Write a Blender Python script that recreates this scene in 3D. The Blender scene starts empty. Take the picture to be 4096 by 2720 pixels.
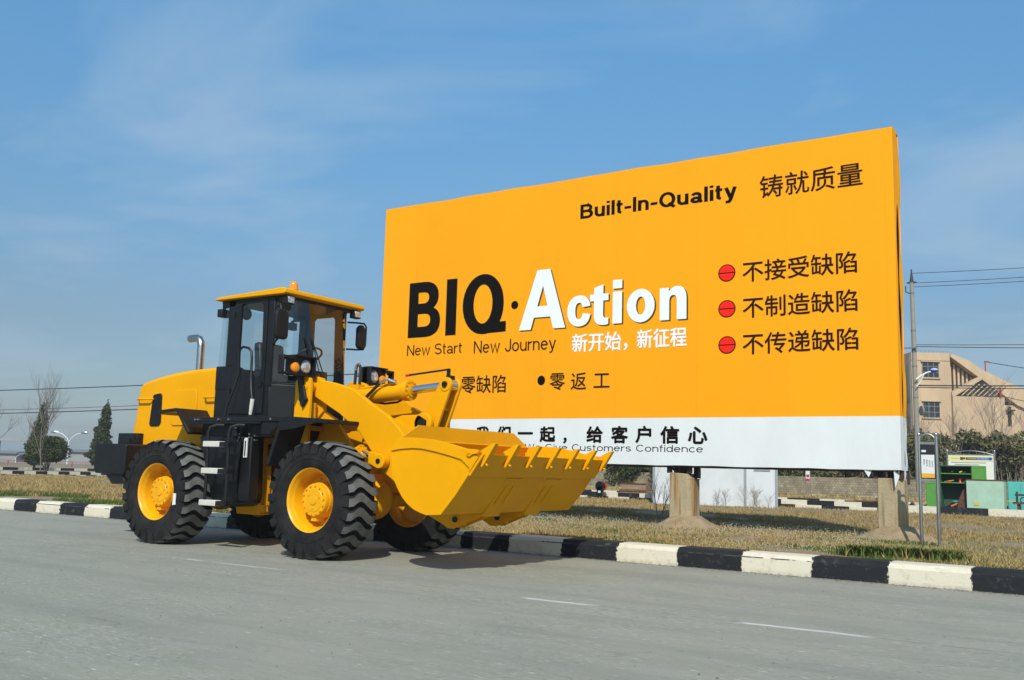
import bpy, math, random
import numpy as np
from mathutils import Vector, Matrix
R = math.radians
random.seed(5); rng = np.random.default_rng(5)
S = bpy.context.scene
C = S.collection

# ---------------------------------------------------------------- camera
yaw, pit, rol = -.583299, .136644, .027929
fw = Vector((math.sin(yaw)*math.cos(pit), math.cos(yaw)*math.cos(pit), math.sin(pit)))
r0 = Vector((math.cos(yaw), -math.sin(yaw), 0)); u0 = r0.cross(fw)
rt = r0*math.cos(rol)+u0*math.sin(rol); up = -r0*math.sin(rol)+u0*math.cos(rol)
cd = bpy.data.cameras.new('camera'); cam = bpy.data.objects.new('camera', cd); C.objects.link(cam)
cd.lens = 33.376; cd.sensor_width = 36; cd.clip_start = .1; cd.clip_end = 5000
M = Matrix((rt, up, -fw)).transposed().to_4x4(); M.translation = (0, 0, 1.045); cam.matrix_world = M
S.camera = cam
S.view_settings.view_transform = 'Standard'; S.view_settings.look = 'None'
S.view_settings.exposure = 0.0; S.view_settings.gamma = 1
S.cycles.max_bounces = 8; S.cycles.transparent_max_bounces = 12

# ---------------------------------------------------------------- sky and sun
sun_dir = Vector((.54, -1.0, 1.0)).normalized()
W = bpy.data.worlds.new('World'); S.world = W; W.use_nodes = True
nt = W.node_tree; nt.nodes.clear()
def wn(t, **k):
    n = nt.nodes.new(t)
    for a, b in k.items(): setattr(n, a, b)
    return n
out = wn('ShaderNodeOutputWorld'); bg = wn('ShaderNodeBackground')
sky = wn('ShaderNodeTexSky', sky_type='NISHITA', sun_disc=False, sun_elevation=math.asin(sun_dir.z),
         sun_rotation=math.atan2(sun_dir.x, sun_dir.y), altitude=0, air_density=1.0, dust_density=1.0, ozone_density=6.0)
bg.inputs['Strength'].default_value = .15
tc = wn('ShaderNodeTexCoord'); sep = wn('ShaderNodeSeparateXYZ')
nt.links.new(tc.outputs['Generated'], sep.inputs[0])
zc = wn('ShaderNodeMath', operation='MAXIMUM'); nt.links.new(sep.outputs['Z'], zc.inputs[0]); zc.inputs[1].default_value = 0.0
za = wn('ShaderNodeMath', operation='ADD'); nt.links.new(zc.outputs[0], za.inputs[0]); za.inputs[1].default_value = .16
dx = wn('ShaderNodeMath', operation='DIVIDE'); dy = wn('ShaderNodeMath', operation='DIVIDE')
nt.links.new(sep.outputs['X'], dx.inputs[0]); nt.links.new(za.outputs[0], dx.inputs[1])
nt.links.new(sep.outputs['Y'], dy.inputs[0]); nt.links.new(za.outputs[0], dy.inputs[1])
cb = wn('ShaderNodeCombineXYZ'); nt.links.new(dx.outputs[0], cb.inputs[0]); nt.links.new(dy.outputs[0], cb.inputs[1])
mp = wn('ShaderNodeMapping'); mp.inputs['Rotation'].default_value = (0, 0, -.2143); mp.inputs['Scale'].default_value = (.85, 1.25, 1)
mp.inputs['Location'].default_value = (-4.877, -3.876, 0)
nt.links.new(cb.outputs[0], mp.inputs['Vector'])
nz = wn('ShaderNodeTexNoise'); nz.inputs['Scale'].default_value = 1.1; nz.inputs['Detail'].default_value = 7; nz.inputs['Roughness'].default_value = .55; nz.inputs['Distortion'].default_value = .5
nt.links.new(mp.outputs[0], nz.inputs['Vector'])
cr = wn('ShaderNodeMapRange'); cr.inputs[1].default_value = .47; cr.inputs[2].default_value = .78; cr.inputs[3].default_value = 0; cr.inputs[4].default_value = .70
nt.links.new(nz.outputs['Fac'], cr.inputs[0])
gr = wn('ShaderNodeValToRGB'); ge = gr.color_ramp.elements            # clear spring air: deeper cyan-blue overhead, pale at the horizon
for i_, (p_, c_) in enumerate(((0, (.40, .39, .40)), (.135, (.485, .455, .405)), (.27, (.575, .675, .61)), (.45, (.655, .93, .875)), (1, (.655, .93, .875)))):
    e_ = ge[i_] if i_ < 2 else ge.new(p_)
    e_.position = p_; e_.color = (*c_, 1)
nt.links.new(sep.outputs['Z'], gr.inputs[0])
sk2 = wn('ShaderNodeMix', data_type='RGBA', blend_type='MULTIPLY'); sk2.inputs['Factor'].default_value = 1
nt.links.new(sky.outputs[0], sk2.inputs['A']); nt.links.new(gr.outputs[0], sk2.inputs['B'])
sk3 = wn('ShaderNodeVectorMath', operation='SCALE'); sk3.inputs['Scale'].default_value = 1.4
nt.links.new(sk2.outputs['Result'], sk3.inputs[0])
mx = wn('ShaderNodeMix', data_type='RGBA'); mx.inputs['B'].default_value = (3.1, 3.95, 4.7, 1)
nt.links.new(cr.outputs[0], mx.inputs['Factor']); nt.links.new(sk3.outputs[0], mx.inputs['A'])
nt.links.new(mx.outputs['Result'], bg.inputs['Color']); nt.links.new(bg.outputs[0], out.inputs[0])
sd = bpy.data.lights.new('sun', 'SUN'); sd.energy = 4.8; sd.angle = R(.5); sd.color = (1, .945, .86)
so = bpy.data.objects.new('sun', sd); C.objects.link(so); so.rotation_euler = sun_dir.to_track_quat('Z', 'Y').to_euler(); so.location = (0, -20, 30)

# ---------------------------------------------------------------- materials
ALB = .80
def mat(name, col, rough=.6, metal=0, var=0, vscale=3, bump=0, bscale=40, coat=0, col2=None, spec=None, stretch=None, lo=.35, hi=.65, detail=5):
    if not metal: col = tuple(c*ALB for c in col); col2 = tuple(c*ALB for c in col2) if col2 else None
    m = bpy.data.materials.new(name); m.use_nodes = True
    t = m.node_tree; b = t.nodes['Principled BSDF']
    b.inputs['Base Color'].default_value = (*col, 1); b.inputs['Roughness'].default_value = rough; b.inputs['Metallic'].default_value = metal
    if coat: b.inputs['Coat Weight'].default_value = coat; b.inputs['Coat Roughness'].default_value = .12
    if spec is not None: b.inputs['Specular IOR Level'].default_value = spec
    g = t.nodes.new('ShaderNodeNewGeometry'); mpn = t.nodes.new('ShaderNodeMapping')
    t.links.new(g.outputs['Position'], mpn.inputs['Vector'])
    if stretch: mpn.inputs['Scale'].default_value = stretch
    if var or col2:
        n = t.nodes.new('ShaderNodeTexNoise'); n.inputs['Scale'].default_value = vscale; n.inputs['Detail'].default_value = detail; n.inputs['Roughness'].default_value = .62
        t.links.new(mpn.outputs[0], n.inputs['Vector'])
        mr = t.nodes.new('ShaderNodeMapRange'); mr.inputs[1].default_value = lo; mr.inputs[2].default_value = hi
        t.links.new(n.outputs['Fac'], mr.inputs[0])
        x = t.nodes.new('ShaderNodeMix'); x.data_type = 'RGBA'
        c2 = col2 if col2 else tuple(c*(1-var) for c in col)
        x.inputs['A'].default_value = (*col, 1); x.inputs['B'].default_value = (*c2, 1)
        t.links.new(mr.outputs[0], x.inputs['Factor']); t.links.new(x.outputs['Result'], b.inputs['Base Color'])
    if bump:
        n2 = t.nodes.new('ShaderNodeTexNoise'); n2.inputs['Scale'].default_value = bscale; n2.inputs['Detail'].default_value = 4
        t.links.new(mpn.outputs[0], n2.inputs['Vector'])
        bp = t.nodes.new('ShaderNodeBump'); bp.inputs['Strength'].default_value = bump; bp.inputs['Distance'].default_value = .02
        t.links.new(n2.outputs['Fac'], bp.inputs['Height']); t.links.new(bp.outputs[0], b.inputs['Normal'])
    return m
def leafmat(name, cols, rough=.7):
    """foliage / grass: every separate leaf or blade takes its own colour"""
    m = bpy.data.materials.new(name); m.use_nodes = True
    t = m.node_tree; b = t.nodes['Principled BSDF']; b.inputs['Roughness'].default_value = rough; b.inputs['Specular IOR Level'].default_value = .06
    g = t.nodes.new('ShaderNodeNewGeometry'); n = t.nodes.new('ShaderNodeTexNoise'); n.inputs['Scale'].default_value = 1.5; n.inputs['Detail'].default_value = 6
    t.links.new(g.outputs['Position'], n.inputs['Vector'])
    mm = t.nodes.new('ShaderNodeMath'); mm.operation = 'MULTIPLY_ADD'; mm.inputs[1].default_value = .42
    t.links.new(g.outputs['Random Per Island'], mm.inputs[0])
    m2 = t.nodes.new('ShaderNodeMapRange'); m2.inputs[1].default_value = .3; m2.inputs[2].default_value = .7; m2.inputs[4].default_value = .62
    t.links.new(n.outputs['Fac'], m2.inputs[0]); t.links.new(m2.outputs[0], mm.inputs[2])
    r = t.nodes.new('ShaderNodeValToRGB'); e = r.color_ramp.elements
    for i, c in enumerate(cols):
        p = i/(len(cols)-1)
        el = e[i] if i < 2 else e.new(p)
        el.position = p; el.color = (*[q*ALB for q in c], 1)
    e[0].position = 0
    t.links.new(mm.outputs[0], r.inputs[0]); t.links.new(r.outputs[0], b.inputs['Base Color'])
    return m
def glassmat(name, tint, refl=1.0):
    m = bpy.data.materials.new(name); m.use_nodes = True; t = m.node_tree; t.nodes.clear()
    o = t.nodes.new('ShaderNodeOutputMaterial'); tr = t.nodes.new('ShaderNodeBsdfTransparent'); tr.inputs[0].default_value = (*tint, 1)
    gl = t.nodes.new('ShaderNodeBsdfGlossy'); gl.inputs['Roughness'].default_value = .015
    g = t.nodes.new('ShaderNodeNewGeometry'); dt = t.nodes.new('ShaderNodeVectorMath'); dt.operation = 'DOT_PRODUCT'
    t.links.new(g.outputs['Incoming'], dt.inputs[0]); t.links.new(g.outputs['Normal'], dt.inputs[1])
    def mth(op, a, c=None):
        x = t.nodes.new('ShaderNodeMath'); x.operation = op
        for i, q in enumerate((a, c)):
            if q is None: continue
            if isinstance(q, (int, float)): x.inputs[i].default_value = q
            else: t.links.new(q, x.inputs[i])
        return x
    ab = mth('ABSOLUTE', dt.outputs['Value']); om = mth('SUBTRACT', 1.0, ab.outputs[0]); p5 = mth('POWER', om.outputs[0], 4.0)
    m1 = mth('MULTIPLY', p5.outputs[0], .88); fr = mth('ADD', m1.outputs[0], .075*refl)      # two-sided thin pane, Schlick
    mxx = t.nodes.new('ShaderNodeMixShader')
    t.links.new(fr.outputs[0], mxx.inputs[0]); t.links.new(tr.outputs[0], mxx.inputs[1]); t.links.new(gl.outputs[0], mxx.inputs[2]); t.links.new(mxx.outputs[0], o.inputs[0])
    return m
YEL = mat('yellow_paint', (.88, .395, .0005), .42, spec=.08, var=.07, vscale=1.6, bump=.03, bscale=9)
YEL2 = mat('yellow_wheel_paint', (.90, .425, .001), .34, spec=.35, var=.08, vscale=5)
BLK = mat('black_paint', (.010, .011, .013), .38, spec=.3, var=.35, vscale=4, bump=.03, bscale=30)
BLKM = mat('black_satin', (.009, .009, .010), .5, spec=.3)
RUB = mat('tyre_rubber', (.009, .009, .010), .85, spec=.18, col2=(.024, .024, .023), vscale=6, bump=.15, bscale=60)
TRD = mat('tyre_tread_dust', (.165, .17, .155), .8, col2=(.095, .096, .09), vscale=9, bump=.12, bscale=70)
CHR = mat('chrome', (.75, .76, .78), .12, 1)
STE = mat('stainless_steel', (.55, .56, .56), .3, 1, var=.25, vscale=8)
LIN = mat('white_tape', (.66, .64, .57), .8, var=.15, vscale=30)
WHT = mat('white_label', (.8, .8, .8), .6)
GLS = glassmat('cab_glass', (.80, .87, .88))
AMB = mat('amber_lens', (.95, .30, .001), .12, coat=.6)
LENS = mat('lamp_lens', (.75, .77, .78), .1, .6, var=.5, vscale=40, lo=.45, hi=.55)
SEAT = mat('seat_vinyl', (.02, .02, .022), .45)
HOSE = mat('rubber_hose', (.012, .012, .012), .5)
RED = mat('red_plastic', (.5, .03, .02), .4)

# ---------------------------------------------------------------- mesh helpers
class MB:
    def __init__(s): s.v = []; s.f = []; s.m = []
    def add(s, vs, fs, m=0):
        o = len(s.v); s.v += [tuple(v) for v in vs]
        for f in fs: s.f.append([i+o for i in f]); s.m.append(m)
        return s
    def box(s, a, b, m=0):
        (x0, y0, z0), (x1, y1, z1) = a, b
        v = [(x, y, z) for x in (x0, x1) for y in (y0, y1) for z in (z0, z1)]
        return s.add(v, [(0, 1, 3, 2), (4, 6, 7, 5), (0, 4, 5, 1), (2, 3, 7, 6), (0, 2, 6, 4), (1, 5, 7, 3)], m)
    def prism(s, pts, a, b, ax=1, m=0):
        """outline in the plane across axis ax, from a to b along it"""
        def P(p, t):
            q = list(p); q.insert(ax, t); return q
        n = len(pts); v = [P(p, a) for p in pts]+[P(p, b) for p in pts]
        area = sum(pts[i][0]*pts[(i+1) % n][1]-pts[(i+1) % n][0]*pts[i][1] for i in range(n))
        flip = (area > 0) != (ax == 1)
        f = [list(range(n))[::-1], list(range(n, 2*n))]+[[i, (i+1) % n, n+(i+1) % n, n+i] for i in range(n)]
        if not flip: f = [q[::-1] for q in f]
        return s.add(v, f, m)
    def ring(s, outer, inner, a, b, ax=1, m=0):
        def P(p, t):
            q = list(p); q.insert(ax, t); return q
        n = len(outer)
        v = [P(p, a) for p in outer]+[P(p, a) for p in inner]+[P(p, b) for p in outer]+[P(p, b) for p in inner]
        f = []
        for i in range(n):
            j = (i+1) % n
            f += [(i, j, n+j, n+i), (2*n+i, 3*n+i, 3*n+j, 2*n+j), (i, 2*n+i, 2*n+j, j), (n+i, n+j, 3*n+j, 3*n+i)]
        return s.add(v, f, m)
    def cyl(s, p, q, r, r2=None, n=16, m=0, cap=True):
        p = Vector(p); q = Vector(q); d = (q-p).normalized(); r2 = r if r2 is None else r2
        a = d.orthogonal().normalized(); b = d.cross(a)
        v = []
        for c, rr in ((p, r), (q, r2)):
            for i in range(n):
                t = 2*math.pi*i/n; v.append(c+(a*math.cos(t)+b*math.sin(t))*rr)
        f = [(i, (i+1) % n, n+(i+1) % n, n+i) for i in range(n)]
        if cap: f += [list(range(n))[::-1], list(range(n, 2*n))]
        return s.add(v, f, m)
    def tube(s, pts, r, n=8, m=0):
        pts = [Vector(p) for p in pts]; k = len(pts)
        rs = r if isinstance(r, (list, tuple)) else [r]*k
        t0 = (pts[1]-pts[0]).normalized(); a = t0.orthogonal().normalized(); v = []
        for i, p in enumerate(pts):
            t = (pts[min(i+1, k-1)]-pts[max(i-1, 0)]).normalized()
            a = (a-t*a.dot(t))
            a = a.normalized() if a.length > 1e-6 else t.orthogonal().normalized()
            b = t.cross(a)
            for j in range(n):
                w = 2*math.pi*j/n; v.append(p+(a*math.cos(w)+b*math.sin(w))*rs[i])
        f = [(i*n+j, i*n+(j+1) % n, (i+1)*n+(j+1) % n, (i+1)*n+j) for i in range(k-1) for j in range(n)]
        f += [list(range(n))[::-1], [(k-1)*n+j for j in range(n)]]
        return s.add(v, f, m)
    def lathe(s, prof, c, n=32, m=0, ax=1, sgn=1):
        """prof = (offset along axis, radius)"""
        v = []
        for w, r in prof:
            for i in range(n):
                t = 2*math.pi*i/n; p = [r*math.cos(t), r*math.sin(t)]; p.insert(ax, w*sgn)
                v.append((c[0]+p[0], c[1]+p[1], c[2]+p[2]))
        f = [(i*n+j, i*n+(j+1) % n, (i+1)*n+(j+1) % n, (i+1)*n+j) for i in range(len(prof)-1) for j in range(n)]
        return s.add(v, f, m)
    def ball(s, c, r, n=14, k=8, m=0, sc=(1, 1, 1)):
        v = []
        for i in range(k+1):
            a = math.pi*i/k
            for j in range(n):
                t = 2*math.pi*j/n
                v.append((c[0]+r*sc[0]*math.sin(a)*math.cos(t), c[1]+r*sc[1]*math.sin(a)*math.sin(t), c[2]+r*sc[2]*math.cos(a)))
        return s.add(v, [(i*n+j, (i+1)*n+j, (i+1)*n+(j+1) % n, i*n+(j+1) % n) for i in range(k) for j in range(n)], m)
    def build(s, name, mats, parent=None, loc=None, bev=0, smooth=True, seg=2, fixn=True):
        me = bpy.data.meshes.new(name)
        base = Vector(world_of(parent))
        o = Vector(loc) if loc is not None else base
        me.from_pydata([(v[0]-o[0], v[1]-o[1], v[2]-o[2]) for v in s.v], [], s.f)
        for mm in (mats if isinstance(mats, (list, tuple)) else [mats]): me.materials.append(mm)
        me.polygons.foreach_set('material_index', s.m)
        me.update()
        if fixn:
            import bmesh
            b = bmesh.new(); b.from_mesh(me); bmesh.ops.remove_doubles(b, verts=b.verts, dist=1e-5)
            bmesh.ops.recalc_face_normals(b, faces=b.faces); b.to_mesh(me); b.free()
        if smooth:
            me.polygons.foreach_set('use_smooth', [True]*len(me.polygons)); me.set_sharp_from_angle(angle=R(38))
        ob = bpy.data.objects.new(name, me); C.objects.link(ob)
        ob.parent = parent; ob.location = o-base
        if bev:
            md = ob.modifiers.new('bevel', 'BEVEL'); md.width = bev; md.segments = seg; md.limit_method = 'ANGLE'; md.angle_limit = R(40); md.harden_normals = False
        return ob
def world_of(o):
    p = Vector((0, 0, 0))
    while o is not None: p += o.location; o = o.parent
    return p
def tag(o, label, cat, group=None):
    o['label'] = label; o['category'] = cat
    if group: o['group'] = group
    return o
def thing(name, label, cat, loc, group=None):
    o = bpy.data.objects.new(name, None); C.objects.link(o); o.location = loc; o.empty_display_size = .3
    return tag(o, label, cat, group)
def kind(o, k): o['kind'] = k; return o
def arc(cx, cz, r, a0, a1, n=8): return [(cx+r*math.cos(R(a0+(a1-a0)*i/n)), cz+r*math.sin(R(a0+(a1-a0)*i/n))) for i in range(n+1)]
def rawmesh(name, V, F, mats, loc=(0, 0, 0), mi=None):
    me = bpy.data.meshes.new(name); V = np.asarray(V, np.float32)-np.asarray(loc, np.float32); F = np.asarray(F, np.int32)
    me.vertices.add(len(V)); me.vertices.foreach_set('co', V.ravel())
    k = F.shape[1]; me.loops.add(F.size); me.loops.foreach_set('vertex_index', F.ravel())
    me.polygons.add(len(F)); me.polygons.foreach_set('loop_start', np.arange(0, F.size, k, dtype=np.int32)); 
    if mi is not None: me.polygons.foreach_set('material_index', np.asarray(mi, np.int32))
    for mm in (mats if isinstance(mats, (list, tuple)) else [mats]): me.materials.append(mm)
    me.update(calc_edges=True); me.validate()
    o = bpy.data.objects.new(name, me); C.objects.link(o); o.location = loc
    return o

# ================================================================ GROUND, ROAD, KERBS
def road_material():
    m = bpy.data.materials.new('worn_concrete_road'); m.use_nodes = True; t = m.node_tree; b = t.nodes['Principled BSDF']; b.inputs['Roughness'].default_value = .85
    L = t.links.new
    g = t.nodes.new('ShaderNodeNewGeometry')
    def noise(scale, st, det=5, ro=.6):
        mpn = t.nodes.new('ShaderNodeMapping'); mpn.inputs['Scale'].default_value = st; L(g.outputs['Position'], mpn.inputs['Vector'])
        n = t.nodes.new('ShaderNodeTexNoise'); n.inputs['Scale'].default_value = scale; n.inputs['Detail'].default_value = det; n.inputs['Roughness'].default_value = ro
        L(mpn.outputs[0], n.inputs['Vector']); return n.outputs['Fac']
    def rng_(v, a, b_, c=0, d=1):
        mr = t.nodes.new('ShaderNodeMapRange'); mr.inputs[1].default_value = a; mr.inputs[2].default_value = b_; mr.inputs[3].default_value = c; mr.inputs[4].default_value = d; L(v, mr.inputs[0]); return mr.outputs[0]
    def mix(f, a, b_):
        x = t.nodes.new('ShaderNodeMix'); x.data_type = 'RGBA'; L(f, x.inputs['Factor'])
        for s_, q in (('A', a), ('B', b_)):
            if isinstance(q, tuple): x.inputs[s_].default_value = (*[k_*ALB for k_ in q], 1)
            else: L(q, x.inputs[s_])
        return x.outputs['Result']
    def math_(op, a, b_):
        x = t.nodes.new('ShaderNodeMath'); x.operation = op
        for i, q in enumerate((a, b_)):
            if isinstance(q, (int, float)): x.inputs[i].default_value = q
            else: L(q, x.inputs[i])
        return x.outputs[0]
    c = mix(rng_(noise(.45, (1, 1.6, 1)), .32, .68), (.320, .318, .246), (.272, .278, .218))
    c = mix(rng_(noise(3.2, (.5, 2.2, 1)), .42, .72, 0, .55), c, (.355, .350, .315))
    c = mix(rng_(noise(26, (1, 1, 1), 3), .35, .75, 0, .18), c, (.205, .212, .185))
    rough_ = rng_(noise(.75, (1, 1.3, 1), 4), .36, .56)                                                  # worn zones where the grit shows
    c = mix(math_('MULTIPLY', rough_, rng_(noise(34, (.42, 1.5, 1), 4), .56, .68, 0, .7)), c, (.54, .52, .44))
    c = mix(math_('MULTIPLY', rough_, rng_(noise(29, (.42, 1.5, 1), 4), .57, .69, 0, .7)), c, (.10, .105, .095))
    c = mix(rng_(noise(19, (.4, 1.6, 1), 4), .64, .70, 0, .9), c, (.60, .58, .50))
    c = mix(rng_(noise(23, (.5, 1.4, 1), 3), .68, .73, 0, .9), c, (.07, .075, .07))
    c = mix(rng_(noise(2.0, (.5, 1.2, 1), 6, .7), .50, .68, 0, .32), c, (.20, .21, .185))
    c = mix(rng_(noise(1.0, (.06, 1.7, 1), 4), .50, .64, 0, .42), c, (.225, .23, .195))               # traffic-darkened bands along the road
    c = mix(rng_(noise(.9, (1, 1, 1), 5, .7), .62, .72, 0, .38), c, (.155, .16, .14))                  # old stains
    wp = t.nodes.new('ShaderNodeVectorMath'); wp.operation = 'ADD'; nv = t.nodes.new('ShaderNodeTexNoise'); nv.inputs['Scale'].default_value = 1.4; nv.inputs['Detail'].default_value = 5; L(g.outputs['Position'], nv.inputs['Vector'])
    sc2 = t.nodes.new('ShaderNodeVectorMath'); sc2.operation = 'SCALE'; sc2.inputs['Scale'].default_value = .9; L(nv.outputs['Color'], sc2.inputs[0]); L(g.outputs['Position'], wp.inputs[0]); L(sc2.outputs[0], wp.inputs[1])
    vo = t.nodes.new('ShaderNodeTexVoronoi'); vo.feature = 'DISTANCE_TO_EDGE'; vo.inputs['Scale'].default_value = .42; L(wp.outputs[0], vo.inputs['Vector'])
    c = mix(math_('MULTIPLY', rng_(vo.outputs['Distance'], .0015, .006, 1, 0), rng_(noise(.8, (1, 1, 1), 3), .48, .58, 0, .30)), c, (.10, .10, .09))   # hairline cracks
    c = mix(rng_(noise(.33, (1, 2.0, 1), 3), .52, .66, 0, .55), c, (.34, .325, .265))
    c = mix(rng_(noise(7, (.35, 5, 1), 6, .7), .64, .70, 0, .5), c, (.50, .49, .46))      # pale scrapes along the traffic direction
    c = mix(rng_(noise(1.1, (1, 1, 1), 4), .60, .70, 0, .35), c, (.34, .315, .26))         # dusty patches
    # worn painted line along the road at y = 6.87
    sp = t.nodes.new('ShaderNodeSeparateXYZ'); L(g.outputs['Position'], sp.inputs[0])
    wob = math_('MULTIPLY', math_('SUBTRACT', noise(1.3, (1, 0, 0), 3), .5), .10)
    d = math_('ABSOLUTE', math_('SUBTRACT', math_('SUBTRACT', sp.outputs['Y'], 6.87), wob), 0)
    xm = t.nodes.new('ShaderNodeMapRange'); xm.inputs[1].default_value = -13; xm.inputs[2].default_value = 0; L(sp.outputs['X'], xm.inputs[0])
    rr = t.nodes.new('ShaderNodeValToRGB'); re_ = rr.color_ramp.elements     # how much paint is left along the line
    for i_, (xx, vv) in enumerate(((-13, .0), (-10.4, .15), (-9.4, .26), (-8.75, .3), (-8.55, .62), (-8.35, .28), (-7.8, .5), (-7.4, .36), (-6.9, .12), (-5.9, .25), (-4.45, .1), (-4.28, .62), (-3.75, .55), (-3.6, .12), (-2.55, .1), (-2.42, .66), (-1.65, .55), (-1.5, .1), (0, .05))):
        p_ = (xx+13)/13; e_ = re_[i_] if i_ < 2 else re_.new(p_)
        e_.position = p_; e_.color = (vv, vv, vv, 1)
    L(xm.outputs[0], rr.inputs[0])
    left = rng_(math_('ADD', math_('MULTIPLY', noise(11, (.6, 2, 1), 6, .75), 1.0), rr.outputs[0]), .72, 1.12)
    band = math_('MULTIPLY', rng_(d, .010, .050, 1, 0), left)
    band2 = math_('MULTIPLY', rng_(d, .015, .16, 1, 0), rng_(noise(9, (.5, 2, 1), 6, .75), .50, .62, 0, .45))
    crack = math_('MULTIPLY', rng_(d, .004, .02, 1, 0), rng_(noise(2.7, (1, 0, 0), 5), .44, .5, 0, .5))
    c = mix(crack, c, (.09, .09, .085)); c = mix(band2, c, (.36, .35, .33)); c = mix(math_('MULTIPLY', band, .85), c, (.70, .69, .64))
    L(c, b.inputs['Base Color'])
    hb = math_('ADD', math_('MULTIPLY', noise(55, (1, 1, 1), 4), .6), math_('MULTIPLY', noise(5, (.4, 2.5, 1), 5), .8))
    bp = t.nodes.new('ShaderNodeBump'); bp.inputs['Strength'].default_value = .35; bp.inputs['Distance'].default_value = .012
    L(hb, bp.inputs['Height']); L(bp.outputs[0], b.inputs['Normal'])
    return m
road = MB().add([(-900, -400, 0), (900, -400, 0), (900, 10.6, 0), (-900, 10.6, 0)], [(0, 1, 2, 3)]).build('road', road_material(), smooth=False)
kind(road, 'structure')
def verge_material():
    m = bpy.data.materials.new('dry_verge_soil'); m.use_nodes = True; t = m.node_tree; b = t.nodes['Principled BSDF']; b.inputs['Roughness'].default_value = .95
    L = t.links.new; g = t.nodes.new('ShaderNodeNewGeometry')
    def nz(s, d=5):
        n = t.nodes.new('ShaderNodeTexNoise'); n.inputs['Scale'].default_value = s; n.inputs['Detail'].default_value = d; L(g.outputs['Position'], n.inputs['Vector']); return n.outputs['Fac']
    def mix(f, lo, hi, a, c):
        mr = t.nodes.new('ShaderNodeMapRange'); mr.inputs[1].default_value = lo; mr.inputs[2].default_value = hi; L(f, mr.inputs[0])
        x = t.nodes.new('ShaderNodeMix'); x.data_type = 'RGBA'; L(mr.outputs[0], x.inputs['Factor'])
        for s_, q in (('A', a), ('B', c)):
            if isinstance(q, tuple): x.inputs[s_].default_value = (*[k_*ALB for k_ in q], 1)
            else: L(q, x.inputs[s_])
        return x.outputs['Result']
    c = mix(nz(.5), .35, .65, (.33, .235, .125), (.25, .20, .115))
    c = mix(nz(4), .4, .7, c, (.40, .30, .165))
    c = mix(nz(1.3, 3), .55, .68, c, (.16, .165, .065))
    c = mix(nz(35, 3), .45, .7, c, (.17, .125, .07))
    L(c, b.inputs['Base Color'])
    bp = t.nodes.new('ShaderNodeBump'); bp.inputs['Strength'].default_value = .8; bp.inputs['Distance'].default_value = .05
    L(nz(18), bp.inputs['Height']); L(bp.outputs[0], b.inputs['Normal'])
    return m
VRG = verge_material()
kind(MB().add([(-900, 10.6, .185), (900, 10.6, .185), (900, 1500, .185), (-900, 1500, .185)], [(0, 1, 2, 3)]).build('grass_verge', VRG, smooth=False), 'structure')
YRD = mat('yard_asphalt', (.20, .20, .195), .9, var=.25, vscale=2, bump=.2)
kind(MB().box((-26, 29.0, .12), (30, 36.0, .192)).build('yard_road', YRD, smooth=False), 'structure')
KW = mat('kerb_white_paint', (.72, .675, .55), .8, col2=(.46, .41, .32), vscale=9, bump=.4, bscale=22, lo=.54, hi=.74, detail=9, spec=.2)
KB = mat('kerb_black_paint', (.013, .015, .018), .62, col2=(.10, .105, .10), vscale=10, bump=.4, bscale=22, lo=.57, hi=.78, detail=9, spec=.3)
KT = mat('kerb_bare_top', (.36, .34, .30), .9, var=.3, vscale=6, bump=.2)
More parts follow.
